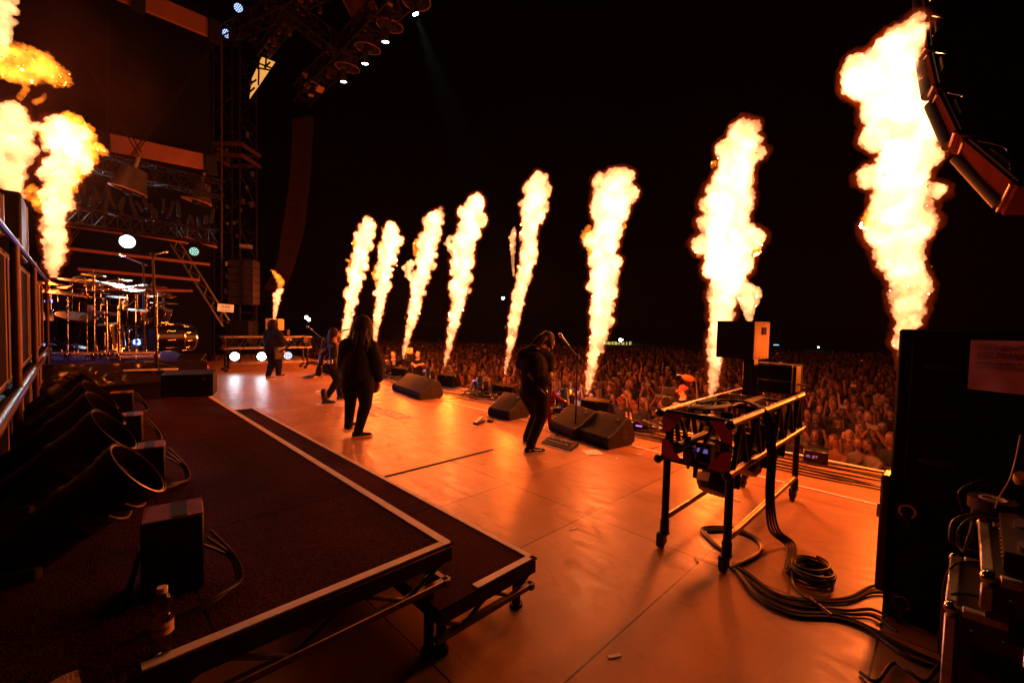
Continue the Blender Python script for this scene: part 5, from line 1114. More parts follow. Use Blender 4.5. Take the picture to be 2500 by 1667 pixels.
# gear at each flame position on the lip
M['purple'] = glow('purple_led', (.6, .2, .9), 1.5)
M['lipbox'] = mat('matt_speaker_shell', (.006, .005, .005), .9, spec=.05)
def lip_unit(i, px, py, s=1., white=False):
    p = at(px, py); nm = ['farthest', 'fourth', 'third', 'second', 'nearest'][i]
    o = thing('front_fill', f'{nm} small black loudspeaker on the stage lip, counted from the near end', 'loudspeaker', p, radians(12), 'small loudspeakers on the stage lip'); T = PM[o.name]
    MB().loft([[T@V(a, y, b) for a, b in ((0, 0), (.34, 0), (.38, .1), (.27, .34), (.06, .31))] for y in (-.26, -.25, .25, .26)]).build('casing', M['lipbox'], o)
    MB().tube([T@V(.1, -.31, .3), T@V(.2, -.33, .1), T@V(.25, -.31, .05)], .014, 8).build('bracket', M['black'], o)
    MB().box(T@V(.02, -.05, .3), (.004, .05, .02)).build('badge', M['chrome'], o)
    g = thing('moving_head_lamp', f'{nm} dark moving lamp with tiny purple lights beside its lip loudspeaker', 'stage lamp', T@V(.1, .62, 0), 0, 'moving lamps on the stage lip'); q = T@V(.12, .62, 0)
    MB().box(q+V(0, 0, .07), (.34, .36, .13), bev=.03).build('base', M['plastic'], g); MB().box(q+V(0, .17, .25), (.12, .05, .28), bev=.02).box(q+V(0, -.17, .25), (.12, .05, .28), bev=.02).build('yoke', M['matte'], g)
    MB().lathe([(.001, -.2), (.09, -.19), (.13, -.1), (.13, .12), (.1, .14), (.001, .13)], q+V(0, 0, .3), (.3, .3, .5), 18).build('head', M['plastic'], g)
    MB().box(q+V(-.14, -.05, .12), (.02, .12, .012)).box(q+V(-.1, .1, .37), (.02, .07, .012)).build('purple_display', M['purple'], g, False)
    if white: MB().box(q+V(-.1, .22, .22), (.04, .05, .3), Matrix.Rotation(.4, 3, 'X')).build('strap', M['tape'], g)
    fb = thing('flame_projector', f'{nm} low black flame projector on the stage lip under its flame', 'flame projector', T@V(.35, .1, 0), 0, 'flame projectors on the stage lip'); q = T@V(.52, .15, 0)
    MB().box(q+V(0, 0, .11), (.22, .3, .2), bev=.015).build('casing', M['black'], fb); MB().lathe([(.02, 0), (.04, 0), (.04, .08), (.02, .08)], q+V(0, 0, .21), n=16, closed=True).build('nozzle', M['truss'], fb)
for i, (x, y, w) in enumerate(((968, 926, 0), (1083, 946, 0), (1222, 978, 1), (1447, 1022, 0))): lip_unit(i, x, y, white=w)
o = thing('control_box', 'small box with red digital display on the stage lip seen through the cart legs', 'control box', at(1985, 1128)); p = at(1990, 1130, 0)
MB().box(p+V(0, 0, .09), (.2, .26, .17), Matrix.Rotation(.2, 3, 'Z'), bev=.01).build('casing', M['plastic'], o)
text('00. JET', 'display', .045, p+V(-.108, .02, .1), V(.2, -1, 0), V(0, 0, 1), glow('display_pink', (1, .25, .45), .7), o)
o = thing('control_box', 'small black box with a dark display on the lip beside the two bottles', 'control box', atX(1568, 1035, 6.5)); p = atX(1568, 1030, 6.5); p.z = 0
MB().box(p+V(0, 0, .08), (.2, .26, .16), Matrix.Rotation(.2, 3, 'Z'), bev=.01).build('casing', M['plastic'], o); MB().box(p+V(-.104, .0, .1), (.004, .1, .02), Matrix.Rotation(.2, 3, 'Z')).build('display', M['purple'], o)
# cables along the lip
rnd = random.Random(33)
for i in range(9):
    x0 = 6.05+.09*i; pts = []
    for k in range(26):
        y = -.5+.72*k; pts.append(V(x0+.16*noise.noise(V(k*.6, i*3.3, 0))+.05*rnd.uniform(-1, 1), y+.1*rnd.uniform(-1, 1), .012+.008*(i % 3)))
    cable(f'{NTH[i]} long cable from upstage running along the stage lip', pts, rnd.choice((.008, .01, .012)), group='long cables along the stage lip')
for i, (x, y) in enumerate(((920, 925), (960, 935), (1040, 950), (1150, 972), (1190, 975), (1235, 985), (1345, 1010), (1560, 1055), (1620, 1062), (1340, 1000))):
    c = at(x, y); pts = [c+V(rnd.uniform(-.28, .2), rnd.uniform(-.4, .4), .015+.012*k+rnd.uniform(0, .05)) for k in range(14)]
    cable(f'{NTH[i]} heap of tangled cable on the lip, counted from the far end', pts, .009, group='heaps of tangled cable on the stage lip')
cable('thin cable lying from the long double wedge to the line on the floor', [at(1052, 968), at(1075, 972), at(1110, 974), at(1150, 966), at(1190, 972)], .007)
cable('thin cable trailing behind the wedge left of the guitarist', [at(1290, 1022), at(1310, 1030), at(1330, 1040), at(1345, 1060)], .007)
cable('cable curving from the front wedge to the truss cart', [at(1528, 1080), at(1550, 1092), at(1580, 1096), at(1610, 1090)], .009)
# painted logo on the stage floor
M['paint'] = mat('worn_white_paint', (.8, .72, .72), .6, col2=(.6, .45, .4), scale=7)
lo = thing('floor_logo', 'worn white painted lettering and swirling strokes on the stage floor', 'floor lettering', at(930, 1000))
c1 = at(905, 1000, .004); c2 = at(1000, 1017, .004)
text('BREEZE', 'lettering', .42, at(935, 1003, .005), V(0, -1, 0), V(1, 0, 0), M['paint'], lo, th=.001, shear=.4, width=1.15)
text('SUMMER', 'lettering', .42, at(855, 998, .005), V(0, -1, 0), V(1, 0, 0), M['paint'], lo, th=.001, shear=.4, width=1.0)
rnd = random.Random(5)
for i, (x0, y0, x1, y1, w) in enumerate(((890, 975, 962, 973, .06), (885, 985, 950, 988, .05), (900, 968, 950, 962, .03), (770, 957, 800, 955, .12), (785, 990, 850, 975, .16), (772, 963, 815, 960, .1), (830, 985, 865, 992, .1), (860, 970, 905, 980, .07))):
    a, b = at(x0, y0, .005), at(x1, y1, .005); n_ = (b-a).cross(V(0, 0, 1)).normalized(); L = []; Rr_ = []
    for k in range(13):
        t = k/12; c = a.lerp(b, t)+n_*.12*sin(t*pi*1.6+i); ww = w*sin(pi*min(1, t*1.1+.05))**.7 if t < .9 else w*.1; L.append(c+n_*ww); Rr_.append(c-n_*ww)
    m_ = len(L); MB().add(L+Rr_, [(k, k+1, m_+k+1, m_+k) for k in range(m_-1)]).build('brush_stroke', M['paint'], lo, False)
# ---------------------------------------------------------------- far truss cart, copied
A, B = at(545, 905), at(735, 896); uu = (B-A)
fc = dup(cart, A, math.atan2(uu.y, uu.x), 'far truss cart with lit white lamps under it, at the other end of the stage')
fc.scale = (1.2, 1, 1)
o = thing('flame_unit', 'box with orange-lit face behind the far guitarist\'s head, a flame standing on it', 'flame unit', D(671, 840, 15.6))
MB().box(D(671, 792, 15.7), (.46, .4, .4), Matrix.Rotation(-YAW, 3, 'Z'), bev=.01).build('casing', M['yellow'], o); MB().box(D(671, 783, 15.48), (.12, .03, .06), Matrix.Rotation(-YAW, 3, 'Z')).build('cutout', M['matte'], o)
MB().box(D(671, 822, 15.7), (.1, .1, .45), bev=.006).build('post', M['black'], o)
o = thing('moving_head_lamp', 'dark upright lamp on top of the far truss cart', 'stage lamp', D(703, 830, 14.6)); MB().box(D(703, 814, 14.6), (.1, .1, .28), bev=.02).build('head', M['tube'], o); MB().box(D(703, 828, 14.6), (.2, .2, .1), bev=.02).build('base', M['rail'], o)
tag(MB().box(D(745, 829, 14.5), (.16, .14, .18), bev=.01).build('equipment_box', M['tube']), 'small box at the right end of the far truss cart', 'box')
# ================================================================ PEOPLE ON STAGE
def vox(o, s, sm=4, it=.6):
    m = o.modifiers.new('merge', 'REMESH'); m.mode = 'VOXEL'; m.voxel_size = s; m.use_smooth_shade = True
    if sm: q = o.modifiers.new('smooth', 'SMOOTH'); q.iterations = sm; q.factor = it
    return o
def hand(mb, w, d, up, s=1., curl=.5):
    """w wrist, d direction of the hand, up = back of the hand"""
    d = Vector(d).normalized(); up = (Vector(up)-d*Vector(up).dot(d)).normalized(); sd = d.cross(up)
    k = w+d*.085*s; mb.cap(w, w+d*.03*s, .026*s, .03*s, 10)
    for i in range(4):
        o_ = (i-1.5)*.019*s; mb.cap(w+d*.02*s+sd*o_*.7, k+sd*o_, .015*s, .0115*s, 8)
        L = (.068, .078, .072, .056)[i]*s; a = k+sd*o_; b = a+(d*cos(curl*.6)-up*sin(curl*.6))*L*.5; c = b+(d*cos(curl*1.9)-up*sin(curl*1.9))*L*.5
        mb.cap(a, b, .0105*s, .009*s, 8).cap(b, c, .009*s, .0075*s, 8)
    t = w+d*.03*s+sd*.03*s; mb.cap(w+d*.01*s+sd*.012*s, t+d*.02*s+sd*.008*s, .015*s, .0115*s, 8).cap(t+d*.02*s+sd*.008*s, t+d*.055*s-up*.012*s+sd*.004*s, .011*s, .0085*s, 8)
def head(mb, c, f, s=1.):
    """c = centre of the head, f = facing"""
    f = Vector(f).normalized(); B = basis(f); up = B@V(0, 1, 0); sd = B@V(1, 0, 0)
    mb.ball(c+up*.02*s-f*.015*s, (.076*s, .1*s, .098*s), B, 18)       # skull
    mb.ball(c-up*.045*s+f*.025*s, (.055*s, .065*s, .062*s), B, 14)      # jaw
    mb.cap(c+f*.088*s+up*.015*s, c+f*.108*s-up*.018*s, .008*s, .013*s, 8)  # nose
    for k in (-1, 1):
        mb.ball(c+sd*.078*s*k-up*.005*s-f*.005*s, (.012*s, .032*s, .02*s), B, 10)  # ear
        mb.ball(c+f*.078*s+sd*.032*s*k+up*.034*s, (.022*s, .009*s, .014*s), B, 8)    # brow
        mb.ball(c+f*.072*s+sd*.04*s*k-up*.02*s, (.02*s, .018*s, .016*s), B, 8)
    mb.ball(c+f*.086*s-up*.048*s, (.024*s, .009*s, .012*s), B, 8)          # lips
    mb.ball(c+f*.075*s-up*.082*s, (.02*s, .016*s, .018*s), B, 8)           # chin
def face_bits(par, c, f, s=1., eyes=True, beard=None, glasses=False):
    f = Vector(f).normalized(); B = basis(f); up = B@V(0, 1, 0); sd = B@V(1, 0, 0)
    if eyes:
        for k in (-1, 1): MB().ball(c+f*.082*s+sd*.031*s*k+up*.016*s, (.014*s, .008*s, .008*s), B, 10).build('eye', M['plastic'], par)
    if beard: vox(MB().ball(c-up*.07*s+f*.045*s, (.06*s, .045*s, .055*s), B).ball(c-up*.1*s+f*.06*s, (.035*s, .04*s, .03*s), B).build('beard', beard, par), .008*s)
    if glasses:
        for k in (-1, 1): MB().lathe([(.02*s, 0), (.024*s, 0), (.024*s, .004), (.02*s, .004)], c+f*.1*s+sd*.033*s*k+up*.016*s, f, 16, closed=True).build('glasses', M['plastic'], par)
def strands(par, c, f, ends, m, s=1., r=.1, name='hair', vs=.012):
    """long hair: cap on the skull plus thick locks to the given end points"""
    f = Vector(f).normalized(); mb = MB(); mb.ball(c+V(0, 0, .03*s)-f*.02*s, (r*1.0*s, r*1.0*s, r*1.12*s), None, 18)
    rnd = random.Random(int(c.x*1000))
    for e in ends:
        st = c+(e-c).normalized()*r*.5*s+V(0, 0, .05*s)
        pts = spline([st, st.lerp(e, .4)+V(rnd.uniform(-.03, .03), rnd.uniform(-.03, .03), .05), e], 6)
        mb.tube(pts, [(.055-.045*k/len(pts))*s*rnd.uniform(.85, 1.2) for k in range(len(pts))], 8)
    return vox(mb.build(name, m, par), vs, 2)
def shoe(par, heel, toe, m, sole, s=1., ankle=None, stripe=False):
    heel, toe = Vector(heel), Vector(toe); u = (toe-heel); L = u.length; u.normalize(); w = V(-u.y, u.x, 0); z = V(0, 0, 1)
    rings = []
    for t, hw, h in ((0, .024, .05), (.03, .036, .085), (.25, .037, .1), (.42, .04, .08), (.62, .048, .062), (.85, .047, .052), (.97, .03, .042), (1.0, .01, .03)):
        c = heel+u*L*t; rings.append([c+w*hw*s*a+z*(.02+(h-.02)*b)*s for a, b in ((-1, 0), (-1, .5), (-.6, .95), (0, 1), (.6, .95), (1, .5), (1, 0))])
    o = MB().loft(rings).build('shoe', m, par)
    rings = [[heel+u*L*t+w*hw*s*a+z*b for a, b in ((-1, 0), (-1, .028*s), (1, .028*s), (1, 0))] for t, hw in ((-.03, .028), (0, .038), (.25, .042), (.62, .052), (.88, .05), (1.0, .03), (1.03, .012))]
    MB().loft(rings).build('sole', sole, o)
    if stripe:
        for k in (-1, 1):
            cs = [heel+u*L*t+w*k*.043*s+z*h*s for t, h in ((.12, .05), (.3, .078), (.42, .05), (.6, .045), (.74, .05))]
            MB().tube(cs, .0055*s, 6).build('stripe', M['white'], o)
def J(x, y, t): return D(x, y, t)
def S_(mb, pts):                                     # chain of (point, radius)
    for (a, ra), (b, rb) in zip(pts, pts[1:]): mb.cap(a, b, ra, rb)
    return mb
AUD = V(1, 0, 0)
# ---- bowed guitarist (vest, black trousers, red angular guitar)
def bowed():
    t = 5.72; o = thing('person', 'bowed long-haired guitarist in a black vest, tattooed forearm, beside the wedge pair', 'person', at(1300, 1106))
    hc = J(1338, 836, t+.10); f = V(.75, -.15, -.65)
    ns = J(1308, 862, t+.02); sl = J(1279, 868, t-.02); sr = J(1337, 874, t+.05); hp = J(1303, 945, t); hl = J(1291, 958, t+.05); hr = J(1318, 955, t-.02)
    el = J(1341, 915, t+.0); wr = J(1345, 948, t+.06); ll = J(1262, 908, t+.06); lw = J(1282, 940, t+.28)
    kr = J(1322, 1016, t+.02); ar = J(1296, 1086, t-.08); kl = J(1310, 1012, t+.24); al = J(1287, 1069, t+.3)
    mb = MB(); head(mb, hc, f); S_(mb, [(ns, .07), (hc-f.normalized()*.02, .06)])
    S_(mb, [(ns, .12), ((ns+hp)/2, .14), (hp, .13)]); S_(mb, [(sr, .06), (el, .048), (wr, .03)]); S_(mb, [(sl, .06), (ll, .045), (lw, .03)])
    hand(mb, wr, J(1338, 985, t+.25)-wr, V(-1, 0, .3)); hand(mb, lw, V(.6, -.3, -.2), V(-.3, 0, 1))
    S_(mb, [(hr, .09), (kr, .06), (ar, .045)]); S_(mb, [(hl, .09), (kl, .06), (al, .045)])
    vox(mb.build('body', M['skin'], o), .0095); 
    mb = MB(); S_(mb, [(ns+V(0, 0, -.02), .13), ((ns+hp)/2+V(0, 0, .04), .185), (hp+V(0, 0, .02), .175), (hp-V(0, 0, .03), .17)])
    S_(mb, [(sl, .1), (ns, .12), (sr, .1)]); mb.ball(J(1302, 895, t-.06), (.18, .18, .2)).ball(J(1316, 925, t-.03), (.17, .17, .12))
    S_(mb, [(sr, .085), (sr.lerp(el, .62), .078)]); S_(mb, [(sl, .08), (sl.lerp(ll, .55), .07)])
    vox(mb.build('vest', M['cloth'], o), .012)
    mb = MB(); S_(mb, [(hr, .135), (kr, .082), (ar+V(0, 0, .02), .062), (ar, .065)]); S_(mb, [(hl, .135), (kl, .08), (al+V(0, 0, .02), .06), (al, .063)]); S_(mb, [(hp, .16), ((hl+hr)/2, .15)])
    vox(mb.build('trousers', M['denim'], o), .011)
    strands(o, hc, f, [J(x, y, t+d_) for x, y, d_ in ((1300, 838, .0), (1294, 846, .0), (1342, 862, .2), (1349, 852, .12), (1350, 842, .1), (1346, 858, .02), (1336, 862, .2), (1306, 850, -.04), (1316, 846, -.06))], M['hairbrown'], 1, .1)
    shoe(o, at(1282, 1109), at(1330, 1103), M['cloth'], M['white'], 1.05, stripe=True); shoe(o, at(1280, 1082), at(1296, 1078)+V(.1, 0, 0), M['cloth'], M['white'], 1)
    # tattoo bands on the forearm
    u = (wr-el); 
    for k in range(7):
        c = el+u*(.1+.12*k); B = basis(u); pts = [c+B@V(cos(a)*(.047-.018*(.1+.12*k)), sin(a)*(.047-.018*(.1+.12*k)), .018*sin(a*2+k*1.3)) for a in [2*pi*j/14 for j in range(9 if k % 2 else 14)]]
        MB().tube(pts, .0045 if k % 2 else .0075, 5).build('tattoo', M['cloth'], o)
    c = J(1296, 921, t-.17); text('BURY', 'patch_letters', .05, c-fw*.04, rt+dn*1.4, rt*1.4-dn, M['white'], o, th=.001)
    MB().box(J(1330, 958, t-.12), (.07, .03, .06), Matrix.Rotation(-.6, 3, 'Z'), bev=.006).build('belt_pack', M['chrome'], o)
    S_(MB(), [(J(1306, 938, t-.16), .012), (J(1330, 962, t-.14), .012)]).build('strap', M['plastic'], o)
    g = thing('electric_guitar', 'red angular electric guitar held low by the bowed guitarist', 'guitar', J(1342, 990, t+.2))
    def pp(l, d1, d2): return [J(x, y, t+.1+d1+d2*i/len(l)) for i, (x, y) in enumerate(l)]
    A = [(1336, 948), (1346, 944), (1356, 985), (1344, 990), (1347, 1030), (1338, 1036), (1333, 985)]
    p = [J(x, y, t+.12) for x, y in A]; th = fw*.045
    MB().loft([p, [q+th for q in p]]).build('guitar_body', M['redpaint'], g, False)
    a, b = J(1350, 958, t+.15), J(1372, 978, t+.55); MB().box((a+b)/2, (.055, .03, (b-a).length), basis(b-a)).build('neck', mat('dark_red_neck', (.25, .03, .02), .4), g)
    MB().box(b, (.09, .03, .14), basis(b-a), bev=.01).build('headstock', M['redpaint'], g)
bowed()
# ---- broad guitarist in black jacket, seen from behind
def broad():
    t = 6.3; o = thing('person', 'broad long-haired guitarist in a loose black jacket, seen from behind', 'person', at(875, 1062))
    f = V(.7, .7, -.15); hc = J(886, 802, t+.04); ns = J(876, 838, t); sl = J(848, 845, t-.05); sr = J(904, 848, t+.02); hp = J(872, 930, t); hl = J(856, 938, t); hr = J(890, 938, t)
    el = J(917, 890, t+.02); wr = J(924, 922, t+.1); ll = J(842, 888, t+.05); lw = J(858, 915, t+.25)
    kl = J(856, 978, t+.08); al = J(851, 1038, t+.18); kr = J(893, 984, t-.02); ar = J(875, 1054, t-.02)
    mb = MB(); head(mb, hc, f); S_(mb, [(hc, .06), (ns, .07), (hp, .13)]); S_(mb, [(ns, .08), (sr, .06), (el, .05), (wr, .032)]); S_(mb, [(ns, .08), (sl, .06), (ll, .05), (lw, .032)])
    hand(mb, wr, J(930, 945, t+.12)-wr, V(.6, -.6, .3)); hand(mb, lw, V(.6, .3, -.2), V(0, 0, 1))
    S_(mb, [(hr, .1), (kr, .07), (ar, .05)]); S_(mb, [(hl, .1), (kl, .07), (al, .05)]); vox(mb.build('body', M['skin'], o), .0095)
    mb = MB(); S_(mb, [(ns, .13), ((ns+hp)/2, .215), (J(872, 905, t), .215), (J(874, 912, t), .2)]); S_(mb, [(sl, .12), (ll, .11), (lw, .06)]); S_(mb, [(sr, .12), (el, .115), (wr, .075)]); S_(mb, [(sl, .12), (sr, .12)])
    S_(mb, [(J(895, 880, t+.05), .14), (J(910, 903, t+.08), .115)]); S_(mb, [(J(858, 880, t), .14), (J(850, 903, t), .11)])
    vox(mb.build('jacket', M['cloth'], o), .013)
    mb = MB(); S_(mb, [(hr, .145), (kr, .09), (ar+V(0, 0, .02), .064), (ar, .068)]); S_(mb, [(hl, .135), (kl, .085), (al+V(0, 0, .02), .062), (al, .066)]); S_(mb, [(hl+V(0, 0, .06), .14), (hr+V(0, 0, .06), .14)])
    vox(mb.build('trousers', M['denim'], o), .012)
    strands(o, hc, f, [J(x, y, t+d_) for x, y, d_ in ((850, 842, -.08), (857, 854, -.14), (866, 862, -.18), (876, 866, -.2), (886, 866, -.2), (896, 860, -.17), (905, 850, -.1), (912, 838, .0), (912, 862, .0), (860, 826, -.04), (872, 842, -.17), (885, 842, -.2), (898, 838, -.15), (908, 820, .03), (868, 815, -.05))], M['hair'], 1.15, .125)
    shoe(o, at(860, 1070), at(908, 1064), M['cloth'], M['label'], 1.08); shoe(o, at(844, 1047), at(862, 1040)+V(.08, .05, 0), M['cloth'], M['label'], 1.0)
    g = thing('electric_guitar', 'pale pink-edged guitar body at the right hip of the guitarist in the black jacket', 'guitar', J(916, 940, t+.1))
    A = [(911, 921), (918, 917), (924, 922), (924, 945), (919, 957), (912, 960), (910, 945)]
    p = [J(x, y, t+.12) for x, y in A]; th = fw*.05+rt*.02
    MB().loft([p, [q+th for q in p]]).build('guitar_body', mat('pink_lacquer', (.55, .3, .38), .2), g, False)
    MB().tube([J(922, 921, t+.12), J(923.5, 945, t+.12), J(919, 957, t+.12)], .01, 6).build('binding', M['chrome'], g)
broad()
# ---- singer
def singer():
    t = 8.95; o = thing('person', 'singer leaning back with long hair, raising the microphone beside the broad guitarist', 'person', at(815, 980))
    f = V(.75, -.45, .45); hc = J(816, 815, t); ns = J(817, 838, t); sr = J(826, 845, t-.03); sl = J(806, 843, t+.08); wt = J(818, 872, t); hp = J(815, 888, t); hl = J(810, 893, t); hr = J(823, 893, t+.05)
    er = J(838, 858, t+.15); wr = J(830, 824, t+.02); ll = J(786, 866, t+.05); lw = J(782, 890, t)
    kl = J(824, 928, t-.02); al = J(800, 966, t-.05); kr = J(836, 928, t+.1); ar = J(830, 962, t+.12)
    mb = MB(); head(mb, hc, f, .95); S_(mb, [(hc, .05), (ns, .055), (wt, .11), (hp, .13)]); S_(mb, [(ns, .06), (sr, .06), (er, .045), (wr, .03)]); S_(mb, [(ns, .06), (sl, .055), (ll, .042), (lw, .03)])
    hand(mb, wr, hc+f*.1-wr, V(.2, -.9, .3), .95, 1.2); hand(mb, lw, V(-.05, 0, -1), V(-1, -.3, 0), 1, 1.0); S_(mb, [(hr, .09), (kr, .06), (ar, .04)]); S_(mb, [(hl, .09), (kl, .06), (al, .04)])
    b_ = vox(mb.build('body', M['skin'], o), .01); face_bits(b_, hc, f, .95)
    mb = MB(); S_(mb, [(ns-V(0, 0, .08), .12), (wt, .115), (hp, .145)]); vox(mb.build('corset_top', M['plastic'], o), .012)
    mb = MB(); S_(mb, [(hr, .12), (kr, .075), (ar, .055)]); S_(mb, [(hl, .12), (kl, .08), (al, .058)]); S_(mb, [(hl, .13), (hr, .13)]); vox(mb.build('trousers', M['denim'], o), .012)
    mb = MB(); S_(mb, [(sl.lerp(ll, .3), .06), (ll, .058), (lw, .042)]); mb.build('arm_sleeve', M['plastic'], o)
    strands(o, hc, f, [J(x, y, t+d_) for x, y, d_ in ((797, 840, .05), (790, 855, .08), (786, 868, .05), (794, 872, .02), (802, 862, -.05), (806, 848, -.06), (800, 880, .0), (792, 848, 0), (804, 832, -.05))], M['hairbrown'], 1, .1)
    for y_ in (884, 889):
        MB().tube([J(801+2.4*k, y_-6+4*sin(k*.55), t-.2+.02*abs(k-4)) for k in range(10)], .008, 6).build('chain_belt', M['chrome'], o)
    for k in range(16): MB().ball(J(831+1.2*sin(k), 893+4.2*k, t-.06), .011, n=6).build('lace_stud', M['chrome'], o)
    for h_, t2 in (((786, 986), (818, 984)), ((823, 974), (851, 972))):
        a, b = at(*h_), at(*t2); shoe(o, a, b, M['plastic'], M['rubber'], 1.15); MB().cap(a+V(0, 0, .1)+(b-a)*.2, a+V(0, 0, .25)+(b-a)*.12, .055, .06).build('boot_shaft', M['plastic'], o)
    m = thing('microphone', 'microphone with black grip in the raised hand of the singer', 'microphone', wr)
    u = (hc+f*.1-wr).normalized(); c = hc+f.normalized()*.14; a = c+V(.25, -.05, .05)
    MB().cyl(a, c, .012, .018, 12).build('grip', M['plastic'], m); MB().ball(c, .028, n=12).build('grille', M['chrome'], m)
    tag(MB().box(D(779, 905, t), (.13, .1, .22), Matrix.Rotation(.7, 3, 'Z')@Matrix.Rotation(.4, 3, 'Y'), bev=.03).build('speaker_box', M['matte']), 'small dark box by the lowered hand of the singer', 'box')
singer()
# ---- far guitarist
def fargit():
    t = 12.26; o = thing('person', 'far guitarist with long black hair over his face, walking past the white cart lamps', 'person', at(670, 922))
    f = V(.9, -.3, -.4); hc = J(668, 797, t); ns = J(667, 815, t); sl = J(654, 817, t+.1); sr = J(680, 817, t-.1); hp = J(669, 856, t); hl = J(664, 860, t+.05); hr = J(677, 860, t-.05)
    er = J(688, 838, t-.05); wr = J(688, 852, t-.1); ll = J(655, 838, t+.1); lw = J(682, 862, t-.15)
    kl = J(664, 886, t); al = J(655, 915, t); kr = J(680, 884, t-.02); ar = J(680, 910, t+.05)
    mb = MB(); head(mb, hc, f); S_(mb, [(hc, .06), (ns, .07), (hp, .14)]); S_(mb, [(ns, .08), (sr, .06), (er, .05), (wr, .035)]); S_(mb, [(ns, .08), (sl, .06), (ll, .05), (lw, .035)])
    hand(mb, wr, V(.3, -.3, -.4), V(0, 0, 1), 1.1); hand(mb, lw, V(.2, -.3, -.9), V(0, -1, 0), 1.1); S_(mb, [(hr, .09), (kr, .07), (ar, .05)]); S_(mb, [(hl, .09), (kl, .07), (al, .05)]); vox(mb.build('body', M['skin'], o), .012)
    mb = MB(); S_(mb, [(ns, .14), ((ns+hp)/2, .24), (hp, .25)]); S_(mb, [(sl, .13), (ll, .1), (ll.lerp(lw, .5), .06)]); S_(mb, [(sr, .13), (er, .1), (er.lerp(wr, .5), .06)]); S_(mb, [(sl, .12), (sr, .12)]); vox(mb.build('jacket', M['cloth'], o), .015)
    mb = MB(); S_(mb, [(hr, .15), (kr, .1), (ar, .075)]); S_(mb, [(hl, .15), (kl, .1), (al, .075)]); S_(mb, [(hl, .15), (hr, .15)]); vox(mb.build('trousers', M['denim'], o), .015)
    strands(o, hc, f, [J(x, y, t+d_) for x, y, d_ in ((652, 825, .1), (657, 838, 0), (664, 842, -.1), (676, 836, -.2), (680, 822, -.1), (672, 828, -.2), (650, 812, .1), (681, 834, -.1))], M['hair'], 1.15, .12)
    shoe(o, at(649, 926), at(672, 925), M['cloth'], M['white'], 1.1, stripe=True); shoe(o, at(673, 919), at(696, 919), M['cloth'], M['white'], 1.1, stripe=True)
    g = thing('electric_guitar', 'black guitar held low by the far guitarist', 'guitar', J(686, 862, t-.3)); MB().box(J(680, 862, t-.25), (.3, .05, .34), Matrix.Rotation(.5, 3, 'Z'), bev=.04).build('guitar_body', M['plastic'], g); MB().cyl(J(682, 860, t-.3), J(712, 842, t-.2), .025, n=8).build('neck', M['plastic'], g)
fargit()
# ---- pit crew
def crew(label, px, t, head_y, f, shirt, arms, hair=None, beard=None, glasses=False, cap=None, phones=True, seedy=0, zf=-.9):
    hc = J(px, head_y, t); f = Vector(f).normalized(); o = thing('person', label, 'person', V(hc.x, hc.y, zf))
    ns = hc-V(0, 0, .2); sd = V(-f.y, f.x, 0).normalized(); sl = ns+sd*.19-V(0, 0, .04); sr = ns-sd*.19-V(0, 0, .04); hp = ns-V(0, 0, .56); hl = hp+sd*.09; hr = hp-sd*.09
    kl = hl-V(0, 0, .44); kr = hr-V(0, 0, .44); al = V(kl.x, kl.y, zf+.1); ar = V(kr.x, kr.y, zf+.1)
    mb = MB(); head(mb, hc, f); S_(mb, [(hc-f*.02, .058), (ns, .06), (hp, .14)])
    for s_, (e, w) in ((sl, arms[0]), (sr, arms[1])):
        e = J(*e) if e else s_-V(0, 0, .3); w = J(*w) if w else s_-V(0, 0, .55)+f*.08
        S_(mb, [(ns, .07), (s_, .062), (e, .046), (w, .032)]); hand(mb, w, (f+V(0, 0, -.4)) if e.z > w.z+.1 else f+V(0, 0, .2), V(0, 0, 1), 1, .9)
        if s_ is sl: E1 = e
        else: E2 = e
    S_(mb, [(hl, .09), (kl, .06), (al, .05)]); S_(mb, [(hr, .09), (kr, .06), (ar, .05)]); b_ = vox(mb.build('body', M['skin'], o), .012); face_bits(b_, hc, f, 1, beard=beard, glasses=glasses)
    mb = MB(); S_(mb, [(ns-V(0, 0, .08), .12), ((ns+hp)/2, .16), (hp, .16)]); S_(mb, [(sl, .09), (sr, .09)]); S_(mb, [(sl, .085), (sl.lerp(E1, .6), .075)]); S_(mb, [(sr, .085), (sr.lerp(E2, .6), .075)]); vox(mb.build('shirt', shirt, o), .014)
    mb = MB(); S_(mb, [(hl, .12), (kl, .085), (al, .07)]); S_(mb, [(hr, .12), (kr, .085), (ar, .07)]); S_(mb, [(hl, .13), (hr, .13)]); vox(mb.build('trousers', M['denim'], o), .016)
    for a in (al, ar): shoe(o, V(a.x, a.y, zf)-f*.08, V(a.x, a.y, zf)+V(f.x, f.y, 0).normalized()*.2, M['cloth'], M['rubber'])
    if hair: vox(MB().ball(hc+V(0, 0, .045)-f*.025, (.095, .095, .1)).ball(hc-f*.06-V(0, 0, .02), (.08, .08, .09)).build('hair', hair, o), .01)
    if cap:
        B = basis(f); MB().ball(hc+V(0, 0, .055)-f*.01, (.1, .1, .085)).build('cap', cap, o); MB().box(hc+V(0, 0, .055)+f*.13, (.15, .12, .012), Matrix((f, V(-f.y, f.x, 0).normalized(), f.cross(V(-f.y, f.x, 0).normalized()))).transposed(), bev=.005).build('cap_peak', cap, o)
    if phones:
        s2 = V(-f.y, f.x, 0).normalized()
        hd = MB().tube([hc+s2*.1*cos(a)+V(0, 0, .02)+V(0, 0, .115)*sin(a) for a in [pi*k/12 for k in range(13)]], .011, 8).build('headset', M['plastic'], o)
        for k in (-1, 1): MB().cyl(hc+s2*.085*k, hc+s2*.115*k, .035, n=14).build('ear_cup', M['plastic'], o)
    return o, hc, ns, f
